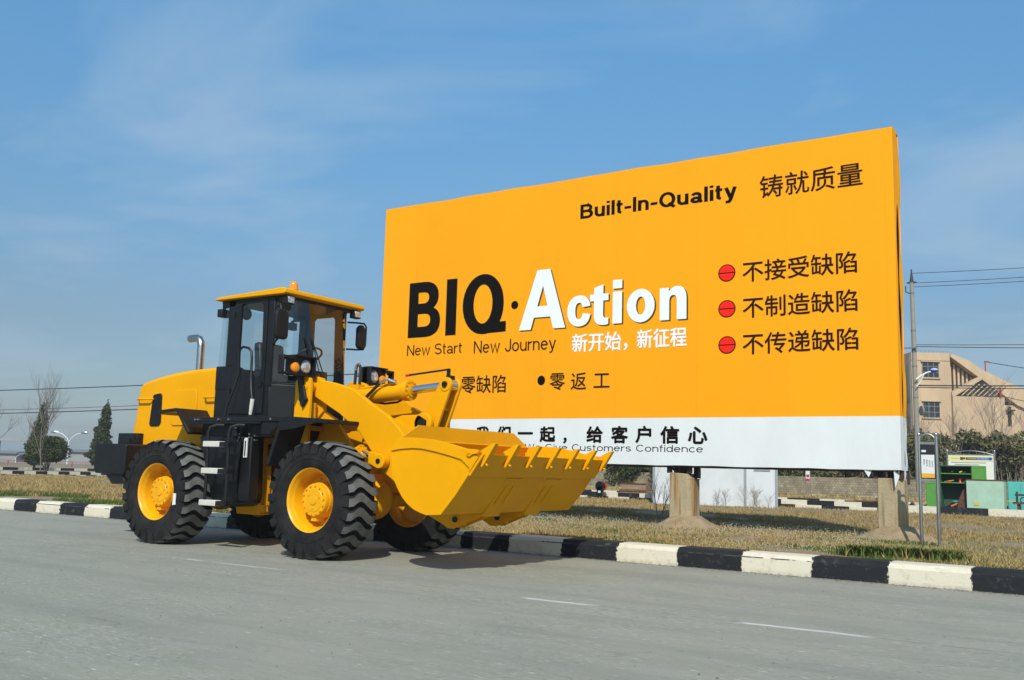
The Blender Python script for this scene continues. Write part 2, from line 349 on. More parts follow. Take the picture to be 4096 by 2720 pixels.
def kerb_mat():
    m = bpy.data.materials.new('striped_kerb_paint'); m.use_nodes = True; t = m.node_tree; b = t.nodes['Principled BSDF']; L = t.links.new; b.inputs['Roughness'].default_value = .75; b.inputs['Specular IOR Level'].default_value = .25
    g = t.nodes.new('ShaderNodeNewGeometry'); sp = t.nodes.new('ShaderNodeSeparateXYZ'); L(g.outputs['Position'], sp.inputs[0])
    def nz(s_, d, lo, hi, st=(1, 1, 1)):
        mpn = t.nodes.new('ShaderNodeMapping'); mpn.inputs['Scale'].default_value = st; L(g.outputs['Position'], mpn.inputs['Vector'])
        n = t.nodes.new('ShaderNodeTexNoise'); n.inputs['Scale'].default_value = s_; n.inputs['Detail'].default_value = d; n.inputs['Roughness'].default_value = .7; L(mpn.outputs[0], n.inputs['Vector'])
        r = t.nodes.new('ShaderNodeMapRange'); r.inputs[1].default_value = lo; r.inputs[2].default_value = hi; L(n.outputs['Fac'], r.inputs[0]); return r.outputs[0]
    def mm(op, a, c=0):
        x = t.nodes.new('ShaderNodeMath'); x.operation = op
        for i, q in enumerate((a, c)):
            if isinstance(q, (int, float)): x.inputs[i].default_value = q
            else: L(q, x.inputs[i])
        return x.outputs[0]
    def mix(f, a, c):
        x = t.nodes.new('ShaderNodeMix'); x.data_type = 'RGBA'; L(f, x.inputs['Factor'])
        for s_, q in (('A', a), ('B', c)):
            if isinstance(q, tuple): x.inputs[s_].default_value = (*[k*ALB for k in q], 1)
            else: L(q, x.inputs[s_])
        return x.outputs['Result']
    xx = mm('ADD', sp.outputs['X'], mm('MULTIPLY', mm('SUBTRACT', nz(14, 5, .2, .8), .5), .07))
    st = mm('GREATER_THAN', mm('FRACT', mm('DIVIDE', mm('ADD', xx, 2.99+.777*200), 1.554)), .5)
    concrete = mix(nz(20, 5, .3, .7), (.36, .33, .27), (.24, .22, .18))
    wht = mix(nz(8, 8, .55, .70), (.70, .645, .505), (.50, .44, .33)); wht = mix(nz(30, 6, .66, .72), wht, concrete)
    low = t.nodes.new('ShaderNodeMapRange'); low.inputs[1].default_value = .05; low.inputs[2].default_value = .0; L(sp.outputs['Z'], low.inputs[0])
    wht = mix(mm('MULTIPLY', low.outputs[0], nz(12, 5, .35, .6)), wht, (.40, .36, .29))
    blk = mix(nz(9, 8, .56, .74), (.012, .014, .017), (.085, .09, .085)); blk = mix(nz(34, 6, .66, .72), blk, (.20, .19, .17))
    c = mix(st, blk, wht)
    ln = mm('MULTIPLY', mm('LESS_THAN', mm('ABSOLUTE', mm('SUBTRACT', sp.outputs['Z'], .166)), .006), nz(2.2, 4, .5, .54))
    c = mix(ln, c, (.05, .05, .05)); L(c, b.inputs['Base Color'])
    bp = t.nodes.new('ShaderNodeBump'); bp.inputs['Strength'].default_value = .5; bp.inputs['Distance'].default_value = .012; L(nz(24, 6, 0, 1), bp.inputs['Height']); L(bp.outputs[0], b.inputs['Normal'])
    return m
def kerb():
    b = MB(); x = -2.99-.777*90; i = 0
    while x < 60:
        x1 = x+.777; white = i % 2 == 1
        top = .215+random.uniform(-.004, .004); fz = .165+random.uniform(-.004, .004); y0 = 10.48+random.uniform(-.004, .004)
        g = .0025
        n_ = 6; v = []; f = []          # chipped, slightly uneven edges
        for k in range(n_+1):
            xq = x+.0015+(.774)*k/n_; j = lambda q: random.uniform(-q, q)
            ch = random.choice((0, 0, 0, .012)) if k not in (0, n_) else random.choice((0, .01, .02))
            pr = [(y0, -.05), (y0+.012+j(.003), fz+j(.004)-ch*.5), (y0+.045+j(.004)+ch, top-.008-ch*.5+j(.002)), (y0+.08+j(.004), top+j(.002)), (10.84, top), (10.86, .1)]
            v += [(xq, p_, q_) for p_, q_ in pr]
        for k in range(n_):
            for q in range(5): o_ = 6*k+q; f.append((o_, o_+6, o_+7, o_+1))
        f += [(0, 1, 2, 3, 4, 5), tuple(6*n_+q for q in (5, 4, 3, 2, 1, 0))]
        b.add(v, f, 0)
        x = x1; i += 1
    b.box((-75, 10.87, .1), (60, 10.98, .200), 1)
    return b.build('kerb', [kerb_mat(), KT], smooth=False)
kind(kerb(), 'structure')
def far_kerb(name, axis, at, a, b_, z0, h, seg, wd, double, off):
    b = MB(); x = a; i = 0
    while x < b_-1e-6:
        x1 = min(x+seg, b_)
        def bx(p, q, zz0, zz1, w0, m):
            if axis == 0: b.box((p, at+w0, zz0), (q-.01, at+wd, zz1), m)
            else: b.box((at-w0 if False else at-wd, p, zz0), (at-w0, q-.01, zz1), m)
        bx(x, x1, z0, z0+h*(.5 if double else 1), 0, (i+off) % 2)
        if double: bx(x+seg*.45, x1+seg*.45, z0+h*.5, z0+h, .03, (i+off+1) % 2)
        x = x1; i += 1
    return kind(b.build(name, [KB, KW], smooth=False), 'structure')
far_kerb('inner_kerb', 0, 28.6, -25.0, -6.0, .15, .27, .78, .3, True, 0)
far_kerb('inner_kerb', 0, 28.35, -5.85, 14.0, .15, .24, 1.22, .3, False, 1)
far_kerb('yard_kerb', 0, 36.2, -40.0, 25.0, .15, .17, 1.2, .3, False, 0)
far_kerb('back_kerb', 0, 46.8, -40.0, 30.0, .15, .16, 1.25, .3, False, 0)
far_kerb('side_kerb', 1, -43.0, 11.0, 33.0, .12, .28, .56, .3, True, 0)
far_kerb('side_kerb', 1, -61.8, 24.0, 47.0, .12, .24, 1.0, .3, False, 0)

GRIT = mat('kerb_side_grit', (.30, .25, .17), .95, var=.6, vscale=14)
def grit():
    n = 5200; X = rng.uniform(-20, 1.5, n); Y = 10.47-np.abs(rng.normal(0, .075, n))-.004; q = rng.random(n) < .14; Y[q] = rng.uniform(3.0, 10.4, q.sum())
    s_ = rng.uniform(.003, .011, n); s_[q] *= .8; V = np.zeros((n, 6, 3))
    for i, d in enumerate(((-1, 0, 0), (0, -1, 0), (1, 0, 0), (0, 1, 0), (0, 0, .8), (0, 0, -.3))): V[:, i] = np.stack([X, Y, np.full(n, .003)], 1)+np.array(d)*s_[:, None]*rng.uniform(.6, 1.3, (n, 1))
    b0 = np.arange(n)[:, None]*6; F = np.concatenate([b0+np.array(t) for t in ((0, 1, 4), (1, 2, 4), (2, 3, 4), (3, 0, 4))])
    kind(rawmesh('road_grit', V.reshape(-1, 3), F, GRIT), 'stuff')
grit()
# ---------------------------------------------------------------- grass blades
GR_DRY = leafmat('dry_grass_blades', [(.17, .12, .045), (.30, .205, .080), (.46, .325, .145), (.30, .24, .085), (.56, .42, .21)])
GR_MIX = leafmat('mixed_grass_blades', [(.17, .14, .05), (.36, .26, .11), (.17, .185, .055), (.44, .33, .155), (.54, .43, .24)])
GR_GRN = leafmat('green_grass_blades', [(.055, .095, .02), (.11, .15, .035), (.08, .13, .025), (.20, .20, .07)])
SEED = mat('pale_seed_heads', (.72, .70, .55), .8)
def blades(name, X, Y, h, w, m, lean=.5, z=.18):
    n = len(X); a = rng.uniform(0, 2*math.pi, n); hh = h*rng.uniform(.45, 1.15, n); la = rng.uniform(0, 2*math.pi, n); ll = hh*lean*rng.uniform(0, 1.2, n)
    ww = w*rng.uniform(.6, 1.3, n)
    V = np.zeros((n, 5, 3), np.float32)
    ca, sa = np.cos(a)*ww, np.sin(a)*ww
    V[:, 0] = np.stack([X-ca, Y-sa, np.full(n, z)], 1); V[:, 1] = np.stack([X+ca, Y+sa, np.full(n, z)], 1)
    mx_, my_ = X+np.cos(la)*ll*.4, Y+np.sin(la)*ll*.4
    V[:, 2] = np.stack([mx_+ca*.7, my_+sa*.7, z+hh*.6], 1); V[:, 3] = np.stack([mx_-ca*.7, my_-sa*.7, z+hh*.6], 1)
    V[:, 4] = np.stack([X+np.cos(la)*ll, Y+np.sin(la)*ll, z+hh], 1)
    b0 = np.arange(n)[:, None]*5
    F = np.concatenate([np.concatenate([b0+0, b0+1, b0+2], 1), np.concatenate([b0+0, b0+2, b0+3], 1), np.concatenate([b0+3, b0+2, b0+4], 1)])
    o = rawmesh(name, V.reshape(-1, 3), F, m); return kind(o, 'stuff')
def patchy(X, Y, s, thr):
    v = np.sin(X*s+1.3*np.sin(Y*s*.7))+np.sin(Y*s*1.3+1.7*np.sin(X*s*.53+1))+.6*np.sin((X+Y)*s*2.3)
    return v > thr
def scatter(n, x0, x1, y0, y1, dens=None):
    X = rng.uniform(x0, x1, n); Y = y0+(y1-y0)*rng.uniform(0, 1, n)**1.25
    return X, Y
X, Y = scatter(150000, -17, 1.5, 10.98, 28.5); k = patchy(X, Y, .9, -.9)&patchy(Y*1.7, X*2.3, 1.1, -1.5)
blades('dry_grass', X[k], Y[k], .055, .006, GR_DRY, 1.3)
X, Y = scatter(26000, -17, 1.5, 11.1, 28.5); k = patchy(X*1.3, Y*1.3, 2.1, 1.0)
blades('taller_dry_grass', X[k], Y[k], .13, .006, GR_DRY, .8)
X, Y = scatter(60000, -14, 1.5, 10.98, 19); k = patchy(X+3, Y, 1.4, .1)
blades('short_grass', X[k], Y[k], .045, .006, GR_MIX, .9)
X, Y = scatter(30000, -10, 0, 10.98, 15); k = patchy(X+7, Y+2, 1.9, 1.0)
blades('green_grass', X[k], Y[k], .05, .006, GR_GRN, .8)
X, Y = scatter(110000, -43, -13, 12.0, 33); k = X*.0+1 > 0
k = patchy(X, Y, .8, -1.4); blades('dry_meadow', X[k], Y[k], .11, .010, GR_DRY, 1.0)
X, Y = scatter(16000, -23, -13, 11.0, 12.9); k = patchy(X, Y, 1.1, .1)
blades('green_grass', X[k], Y[k], .11, .007, GR_GRN, .6)
X, Y = scatter(26000, -30, 14, 36.6, 47)
blades('far_dry_grass', X, Y, .2, .022, GR_DRY, .6)
X = rng.uniform(-11.5, -3.0, 9000); Y = rng.uniform(11.1, 17.0, 9000); k = patchy(X, Y, 1.2, -.7); X = X[k]; Y = Y[k]; n = len(X)
s_ = rng.uniform(.004, .009, n); z_ = .2+rng.uniform(0, .07, n)
V = np.zeros((n, 4, 3)); 
for i, (dx_, dz_) in enumerate(((-1, 0), (0, -1), (1, 0), (0, 1))): V[:, i] = np.stack([X+dx_*s_, Y-dz_*s_*.5, z_+dz_*s_], 1)
kind(rawmesh('seed_heads', V.reshape(-1, 3), np.arange(n*4).reshape(-1, 4), SEED), 'stuff')
def tuft(pts, n, h, sp):
    V = []; F = []
    for cx, cy in pts:
        for _ in range(n):
            a = random.uniform(0, 2*math.pi); d = abs(random.gauss(0, sp)); x = cx+math.cos(a)*d; y = cy+math.sin(a)*d*.7
            hh = h*random.uniform(.5, 1.1); l = hh*random.uniform(.3, 1.1); b = random.uniform(0, 6.28); w = .006
            o = len(V); t = (math.cos(b+1.57)*w, math.sin(b+1.57)*w)
            V += [(x-t[0], y-t[1], .18), (x+t[0], y+t[1], .18), (x+math.cos(b)*l*.4+t[0]*.8, y+math.sin(b)*l*.4+t[1]*.8, .18+hh*.65), (x+math.cos(b)*l*.4-t[0]*.8, y+math.sin(b)*l*.4-t[1]*.8, .18+hh*.65), (x+math.cos(b)*l, y+math.sin(b)*l, .18+hh*.8)]
            F += [(o, o+1, o+2), (o, o+2, o+3), (o+3, o+2, o+4)]
    return V, F
V, F = tuft([(-2.85+.11*i+random.uniform(-.05, .05), 11.55+random.uniform(-.12, .18)) for i in range(11)], 170, .17, .13)
tag(rawmesh('grass_tuft', V, F, GR_GRN, loc=(-2.4, 11.6, .18)), 'long green grass tuft growing behind the kerb below the right pillar', 'grass tuft')

# ================================================================ BILLBOARD
YB = 14.9
ORG = mat('orange_banner', (1.0, .400, .004), .75, spec=.12, var=.04, vscale=.8, bump=.22, bscale=1.1, stretch=(1, 1, .35))
def seams(m, width, amt):     # printed vinyl sheets joined side by side, each with a slightly different ink
    t = m.node_tree; b = t.nodes['Principled BSDF']; L = t.links.new; src = b.inputs['Base Color'].links[0].from_socket
    g = t.nodes.new('ShaderNodeNewGeometry'); sp_ = t.nodes.new('ShaderNodeSeparateXYZ'); L(g.outputs['Position'], sp_.inputs[0])
    def mm(op, a, c=0):
        x = t.nodes.new('ShaderNodeMath'); x.operation = op
        for i, q in enumerate((a, c)):
            if isinstance(q, (int, float)): x.inputs[i].default_value = q
            else: L(q, x.inputs[i])
        return x.outputs[0]
    u = mm('DIVIDE', sp_.outputs['X'], width); wnz = t.nodes.new('ShaderNodeTexWhiteNoise'); wnz.noise_dimensions = '1D'; L(mm('FLOOR', u), wnz.inputs['W'])
    fr_ = mm('FRACT', u); edge = mm('LESS_THAN', fr_, .012)
    k = mm('SUBTRACT', mm('SUBTRACT', 1.0, mm('MULTIPLY', wnz.outputs['Value'], amt)), mm('MULTIPLY', edge, .05))
    x = t.nodes.new('ShaderNodeVectorMath'); x.operation = 'SCALE'; L(src, x.inputs[0]); L(k, x.inputs['Scale']); L(x.outputs[0], b.inputs['Base Color'])
seams(ORG, 1.53, .035)
WHB = mat('white_banner', (.765, .81, .81), .7, spec=.15, var=.06, vscale=1.5, bump=.6, bscale=2.4, stretch=(1, 1, .45))
INK = mat('black_ink', (.008, .006, .005), .8, spec=.02)
BRN = mat('brown_ink', (.030, .010, .006), .8, spec=.03)
WIN = mat('white_ink', (.86, .90, .90), .6, spec=.1)
SHD = mat('lettering_shadow_ink', (.10, .055, .01), .6, spec=.1)
RDI = mat('red_ink', (1.0, .018, .010), .6, spec=.1)
DST = mat('dark_steel', (.028, .022, .02), .7, col2=(.07, .03, .015), vscale=8)
bb = thing('billboard', 'large orange and white quality slogan billboard standing behind the loader', 'billboard', (-8, 15.1, 1.2))
XL, XR, ZB, ZM, ZT = -13.13, -2.92, 1.205, 2.005, 6.47
def wav(x): return .005*math.sin(x*2.3)+.004*math.sin(x*5.1+1)+.004*abs(math.sin(x*3.3))
nseg = 60; b = MB()
xs = [XL+(XR-XL)*i/nseg for i in range(nseg+1)]
v = []; f = []
for i, x in enumerate(xs):
    v += [(x, YB, ZM), (x, YB, ZT+wav(x)), (x, YB+.42, ZT+wav(x)-.02), (x, YB+.42, ZM)]
for i in range(nseg):
    a = 4*i; f += [(a, a+4, a+5, a+1), (a+1, a+5, a+6, a+2), (a+2, a+6, a+7, a+3)]
b.add(v, f)
b.add([(XL, YB, ZM), (XL, YB, ZT), (XL, YB+.42, ZT), (XL, YB+.42, ZM)], [(0, 1, 2, 3)])
# right side: wrapped cloth, split by a long tear
n = 40; v = []; f = []
for i in range(n+1):
    z = ZM+(ZT-ZM)*i/n; q = i/n
    g = .03+.05*math.sin(q*3.1)+.02*math.sin(q*23)+(.02 if q < .75 else -.045)
    g = max(g*1.25, .004); c = .21+.025*math.sin(q*9)
    v += [(XR, YB, z), (XR+.012, YB+c-g, z), (XR-.01, YB+c+g, z), (XR+.015*math.sin(q*17), YB+.44, z)]
for i in range(n):
    a = 4*i; f += [(a, a+1, a+5, a+4), (a+2, a+3, a+7, a+6)]
b.add(v, f)
b.build('orange_cloth', ORG, bb, smooth=True, fixn=False)
b = MB(); v = []; f = []
for i, x in enumerate(xs):
    v += [(x, YB, ZB+wav(x*1.7)*.6), (x, YB, ZM)]
for i in range(nseg): a = 2*i; f.append((a, a+2, a+3, a+1))
b.add(v, f)
n = 10; v = []; f = []
for i in range(n+1):
    z = ZB+(ZM-ZB)*i/n; q = i/n; g = .05+.02*math.sin(q*9)
    v += [(XR, YB, z), (XR+.015, YB+.24-g, z), (XR-.005, YB+.26+g, z), (XR+.006*math.sin(q*11), YB+.44, z)]
for i in range(n):
    a = 4*i; f += [(a, a+1, a+5, a+4), (a+2, a+3, a+7, a+6)]
b.add(v, f)
# ragged cloth ends at the lower right corner
b.add([(XR-.55, YB+.01, ZB+.02), (XR-.47, YB+.02, ZB-.11), (XR-.42, YB+.04, ZB+.01)], [(0, 1, 2)])
b.add([(XR-.12, YB+.02, ZB+.1), (XR-.10, YB+.03, ZB-.26), (XR-.05, YB+.08, ZB-.10), (XR-.02, YB+.05, ZB+.14)], [(0, 1, 2, 3)])
b.add([(XR+.004, YB+.1, ZB+.14), (XR-.03, YB+.15, ZB-.06), (XR-.01, YB+.24, ZB-.24), (XR+.012, YB+.28, ZB-.05), (XR+.008, YB+.2, ZB+.12)], [(0, 1, 2, 3, 4)])
b.build('white_cloth', WHB, bb, smooth=True, fixn=False)
b = MB()
b.box((XL+.05, YB+.05, ZB-.03), (XR-.06, YB+.12, ZB+.05)); b.box((XL+.05, YB+.34, ZB-.03), (XR-.06, YB+.40, ZB+.05))
for x in np.arange(XL+.1, XR, 1.1):
    b.box((x-.03, YB+.06, ZB), (x+.03, YB+.12, ZT-.06)); b.box((x-.03, YB+.33, ZB), (x+.03, YB+.39, ZT-.06)); b.box((x-.025, YB+.12, ZB-.01), (x+.025, YB+.34, ZB+.04))
b.box((XR-.12, YB+.02, ZB), (XR-.06, YB+.4, ZT-.05))
b.add([(XL, YB+.41, ZB), (XR-.03, YB+.41, ZB), (XR-.03, YB+.41, ZT-.05), (XL, YB+.41, ZT-.05)], [(0, 1, 2, 3)])
b.build('steel_frame', DST, bb, smooth=False)
for px in (-6.45, -3.11):
    def brk(name, p, q): MB().box(p, q).build(name, DST, bb, smooth=False)
    for sx in (-.20, .16):
        brk('support_leg', (px+sx-.035, YB+.10, 1.08), (px+sx+.035, YB+.17, ZB)); brk('support_leg', (px+sx-.03, YB+.38, 1.0), (px+sx+.05, YB+.5, ZB-.03))
    for v_ in ([(px-.18, ZB-.03), (px-.14, ZB-.03), (px-.02, 1.08), (px-.10, 1.08)], [(px+.14, ZB-.03), (px+.17, ZB-.03), (px+.03, 1.08), (px-.03, 1.08)]):
        MB().prism(v_, YB+.13, YB+.15).build('support_brace', DST, bb, smooth=False)
    brk('support_leg', (px-.05, YB+.2, 1.06), (px+.12, YB+.3, ZB-.03))

DG = None
def fresh(o):
    C.objects.link(o); dg = bpy.context.evaluated_depsgraph_get(); dg.update()
    me = bpy.data.meshes.new_from_object(o.evaluated_get(dg)); C.objects.unlink(o); bpy.data.objects.remove(o)
    co = np.zeros(len(me.vertices)*3, np.float32); me.vertices.foreach_get('co', co); return me, co.reshape(-1, 3)
def textmesh(s, off=0, shear=0):
    c = bpy.data.curves.new('lettering', 'FONT'); c.body = s
    c.size = 1; c.offset = off; c.shear = shear; c.resolution_u = 6
    return fresh(bpy.data.objects.new('lettering', c))
def put_text(s, x0, x1, z0, z1, m, y=YB-.004, off=0, parent=None, place=None, fit=True, name='lettering'):
    """writes s so that its outline fills the given rectangle of an upright board"""
    me, co = textmesh(s)
    mn = co.min(0); mxv = co.max(0)
    sx = (x1-x0-2*off)/(mxv[0]-mn[0]); sz = (z1-z0-2*off)/(mxv[1]-mn[1])
    nv = np.stack([x0+off+(co[:, 0]-mn[0])*sx, np.full(len(co), y), z0+off+(co[:, 1]-mn[1])*sz], 1)
    if off:      # heavier weight: the same outline set again all round it
        pl = [list(p.vertices) for p in me.polygons]; n0 = len(nv); V = []; F = []
        for k in range(8):
            a = 2*math.pi*k/8; q = nv.copy(); q[:, 0] += off*math.cos(a); q[:, 2] += off*math.sin(a); q[:, 1] -= .0003*k
            V.append(q); F += [[i+n0*k for i in f] for f in pl]
        nv = np.concatenate(V); me = bpy.data.meshes.new('lettering'); me.from_pydata([tuple(v) for v in nv], [], F)
    if place: nv = place(nv)
    base = np.array(world_of(parent))
    me.vertices.foreach_set('co', (nv-base).astype(np.float32).ravel()); me.materials.clear(); me.materials.append(m)
    for p in me.polygons: p.material_index = 0
    me.update()
    o = bpy.data.objects.new(name, me); C.objects.link(o); o.parent = parent; return o
def EA(cx, cy, rx, ry, a0, a1, n=16): return [(cx+rx*math.cos(R(a0+(a1-a0)*i/n)), cy+ry*math.sin(R(a0+(a1-a0)*i/n))) for i in range(n+1)]
def stroke_glyph(ch, h):
    """grotesque letter skeletons: (width, strokes); cap height 1, x height .72"""
    X = .72; w = .56; o = EA(.29, .36, .29-h, .36-h, 0, 360, 28)
    arch = lambda x0, x1: [(x0, .30)]+EA((x0+x1)/2, .43, (x1-x0)/2, X-h-.43, 180, 0, 12)+[(x1, 0)]
    def sc(W, H):
        t = (H-h+H*.51)/2; rt_ = (H-h-H*.51)/2; bo = (h+H*.51)/2; rb = (H*.51-h)/2
        return EA(W/2, t, W/2-h*1.1, rt_, 28, 270, 16)+EA(W/2, bo, W/2-h, rb, 90, -155, 16)
    G = {
     'o': (.58, [o]), 'c': (.54, [EA(.29, .36, .29-h, .36-h, 42, 318, 22)]), 'd': (.58, [EA(.28, .36, .28-h, .36-h, 0, 360, 28), [(.58-h, 0), (.58-h, 1)]]),
     'e': (.57, [[(h, .385), (.57-h, .385)], EA(.285, .36, .285-h, .36-h, 4, 322, 24)]),
     'a': (.56, [EA(.27, .47, .26-h, .25-h, 160, 0, 12)+[(.53-h, .18), (.56-h*.5, .02)], EA(.26, .215, .26-h, .215-h, 0, 360, 22)]),
     'n': (.54, [[(h, 0), (h, X)], arch(h, .54-h)]), 'm': (.86, [[(h, 0), (h, X)], arch(h, .43), arch(.43, .86-h)]), 'r': (.34, [[(h, 0), (h, X)], [(h, .36)]+EA(.34, .42, .34-h, X-h-.42, 175, 88, 8)]),
     'u': (.54, [[(.54-h, 0), (.54-h, X)], [(h, X)]+EA(.27, .29, .27-h, .29-h, 180, 360, 12)]), 'i': (2*h, [[(h, 0), (h, X)], [(h, .86), (h, 1)]]), 'l': (2*h, [[(h, 0), (h, 1)]]),
     't': (.33, [[(.13, .93), (.13, .2)]+EA(.27, .16+h*.2, .14, .16-h*.8, 180, 265, 6), [(0, X-h*.9), (.32, X-h*.9)]]), 'f': (.33, [[(.13, 0), (.13, .82)]+EA(.27, .82, .14, .18-h, 180, 95, 6), [(0, X-h*.9), (.31, X-h*.9)]]),
     's': (.5, [sc(.5, X)]), 'S': (.66, [sc(.66, 1)]), 'v': (.54, [[(h*.8, X), (.27, 0), (.54-h*.8, X)]]), 'w': (.80, [[(h*.8, X), (.215, 0), (.40, X-.04), (.585, 0), (.80-h*.8, X)]]), 'y': (.54, [[(h*.8, X), (.28, .02)], [(.54-h*.8, X), (.27, -.08), (.20, -.2), (.05, -.21)]]),
     'W': (1.02, [[(h, 1), (.27, 0), (.51, .96), (.75, 0), (1.02-h, 1)]]), 'N': (.70, [[(h, 0), (h, 1)], [(h, .98), (.70-h, .02)], [(.70-h, 0), (.70-h, 1)]]), 'J': (.50, [[(.50-h, 1), (.50-h, .30)]+EA(.25, .30, .25-h, .30-h, 0, -180, 14)]),
     'G': (.76, [EA(.38, .5, .38-h, .5-h, 45, 330, 26)+[(.74-h, .46), (.42, .46)], [(.74-h, .46), (.74-h, 0)]]), 'C': (.72, [EA(.38, .5, .38-h, .5-h, 42, 318, 26)]), 'Q': (.78, [EA(.39, .5, .39-h, .5-h, 0, 360, 34), [(.46, .26), (.74, -.04)]]),
     'I': (2*h, [[(h, 0), (h, 1)]]), '-': (.34, [[(0, .36), (.34, .36)]]), ' ': (.28, []),
     'B': (.68, [[(h, 0), (h, 1)], [(h, 1-h), (.38, 1-h)]+EA(.38, (1-h+.52)/2, .26-h, (1-h-.52)/2, 90, -90, 10)+[(h, .52)], [(.38, .52)]+EA(.40, (.52+h)/2, .28-h, (.52-h)/2, 90, -90, 12)+[(h, h)]])}
    return G[ch]
def put_latin(s_, x0, x1, z0, z1, m, h=.05, gap=.10, y=YB-.004, parent=None):
    b = MB(); cx = 0; fl = []; k = 0
    for ch in s_:
        w, st = stroke_glyph(ch, h)
        for pts in st:
            P = [Vector((p[0]+cx, p[1])) for p in pts]; cl = (P[0]-P[-1]).length < 1e-5
            if cl: P.pop()
            n = len(P); Lf = []; Rt = []
            for i in range(n):
                a = P[(i-1) % n] if (cl or i > 0) else None; c = P[(i+1) % n] if (cl or i < n-1) else None
                d0 = (P[i]-a).normalized() if a is not None else None; d1 = (c-P[i]).normalized() if c is not None else None
                if d0 is None: d0 = d1
                if d1 is None: d1 = d0
                n0 = Vector((-d0.y, d0.x)); n1 = Vector((-d1.y, d1.x)); mm = n0+n1
                mm = mm.normalized() if mm.length > .05 else n0
                sc_ = min(1/max(mm.dot(n0), .42), 2.2); Lf.append(P[i]+mm*h*sc_); Rt.append(P[i]-mm*h*sc_)
            fl.append((Lf, Rt, cl, k)); k += 1
        cx += w+gap
    pts = [p for f in fl for p in f[0]+f[1]]
    mnx = min(p.x for p in pts); mxx_ = max(p.x for p in pts); mnz = min(p.y for p in pts); mxz = max(p.y for p in pts)
    for Lf, Rt, cl, k in fl:
        n = len(Lf); v = []
        for p, q in zip(Lf, Rt):
            for t in (p, q): v.append((x0+(t.x-mnx)/(mxx_-mnx)*(x1-x0), y-.00025*(k % 4), z0+(t.y-mnz)/(mxz-mnz)*(z1-z0)))
        b.add(v, [(2*i, 2*i+1, 2*((i+1) % n)+1, 2*((i+1) % n)) for i in range(n if cl else n-1)])
    return b.build('lettering', m, parent, smooth=False, fixn=False)
def glyphs(spec, m, y, name='lettering', dx=0, dz=0):
    """spec = list of (path, x0, x1, z0, z1); path in a unit box with M L C Z commands"""
    V = []; F = []
    for path, x0, x1, z0, z1 in spec:
        c = bpy.data.curves.new('lettering', 'CURVE'); c.dimensions = '2D'; c.fill_mode = 'BOTH'; c.resolution_u = 8
        sub = []; tk = path.split(); i = 0; cur = None
        while i < len(tk):
            k = tk[i]
            if k == 'M': cur = [[(float(tk[i+1]), float(tk[i+2])), None, None]]; sub.append(cur); i += 3
            elif k == 'L':
                p = (float(tk[i+1]), float(tk[i+2])); cur.append([p, None, None]); i += 3
            elif k == 'C':
                q = [float(t) for t in tk[i+1:i+7]]; cur[-1][2] = (q[0], q[1]); cur.append([(q[4], q[5]), (q[2], q[3]), None]); i += 7
            else: i += 1
        for pts in sub:
            if len(pts) > 2 and abs(pts[0][0][0]-pts[-1][0][0])+abs(pts[0][0][1]-pts[-1][0][1]) < 1e-6:
                pts[0][1] = pts[-1][1]; pts.pop()
            sp = c.splines.new('BEZIER'); sp.bezier_points.add(len(pts)-1); sp.use_cyclic_u = True
            for bpnt, (p, hl, hr) in zip(sp.bezier_points, pts):
                bpnt.handle_left_type = bpnt.handle_right_type = 'FREE'
                bpnt.co = (*p, 0); bpnt.handle_left = (*(hl or p), 0); bpnt.handle_right = (*(hr or p), 0)
        me, co = fresh(bpy.data.objects.new('lettering', c))
        o = len(V)
        V += [(x0+p[0]*(x1-x0)+dx, y, z0+p[1]*(z1-z0)+dz) for p in co]
        F += [[o+i_ for i_ in pl.vertices] for pl in me.polygons]
    b = MB(); b.add(V, F); return b.build(name, m, bb, smooth=False, fixn=False)
def ell(cx, cy, rx, ry):
    k = .5523
    return f"M {cx} {cy+ry} C {cx+k*rx} {cy+ry} {cx+rx} {cy+k*ry} {cx+rx} {cy} C {cx+rx} {cy-k*ry} {cx+k*rx} {cy-ry} {cx} {cy-ry} C {cx-k*rx} {cy-ry} {cx-rx} {cy-k*ry} {cx-rx} {cy} C {cx-rx} {cy+k*ry} {cx-k*rx} {cy+ry} {cx} {cy+ry} "
gB = "M 0 0 L 0 1 L .48 1 C .78 1 .93 .89 .93 .735 C .93 .63 .87 .56 .78 .52 C .93 .48 1 .39 1 .28 C 1 .1 .85 0 .52 0 Z M .30 .81 L .30 .61 L .46 .61 C .58 .61 .63 .65 .63 .71 C .63 .78 .58 .81 .46 .81 Z M .30 .42 L .30 .19 L .5 .19 C .64 .19 .69 .235 .69 .305 C .69 .38 .64 .42 .5 .42 Z"
gI = "M 0 0 L 0 1 L 1 1 L 1 0 Z"
gQ = "M .47 1 C .73 1 .94 .78 .94 .5 C .94 .37 .91 .27 .86 .19 L 1 .19 L 1 .02 L .60 .01 C .56 0 .51 0 .47 0 C .21 0 0 .22 0 .5 C 0 .78 .21 1 .47 1 Z "+ell(.47, .5, .215, .325)
gA = "M 0 0 L .38 1 L .66 1 L 1 0 L .745 0 L .68 .2 L .325 .2 L .26 0 Z M .395 .385 L .615 .385 L .51 .73 Z"
gc = "M 1 .64 C .97 .87 .78 1 .52 1 C .2 1 0 .8 0 .5 C 0 .2 .2 0 .52 0 C .79 0 .97 .14 1 .38 L .66 .42 C .65 .3 .6 .24 .52 .24 C .4 .24 .35 .33 .35 .5 C .35 .67 .4 .76 .52 .76 C .6 .76 .65 .71 .66 .61 Z"
gt = "M 0 .60 L 0 .77 L .22 .77 L .22 .93 L .72 1 L .72 .77 L 1 .77 L 1 .60 L .72 .60 L .72 .27 C .72 .2 .77 .17 .86 .17 L 1 .18 L 1 .02 C .92 0 .82 0 .74 0 C .4 0 .22 .06 .22 .27 L .22 .60 Z"
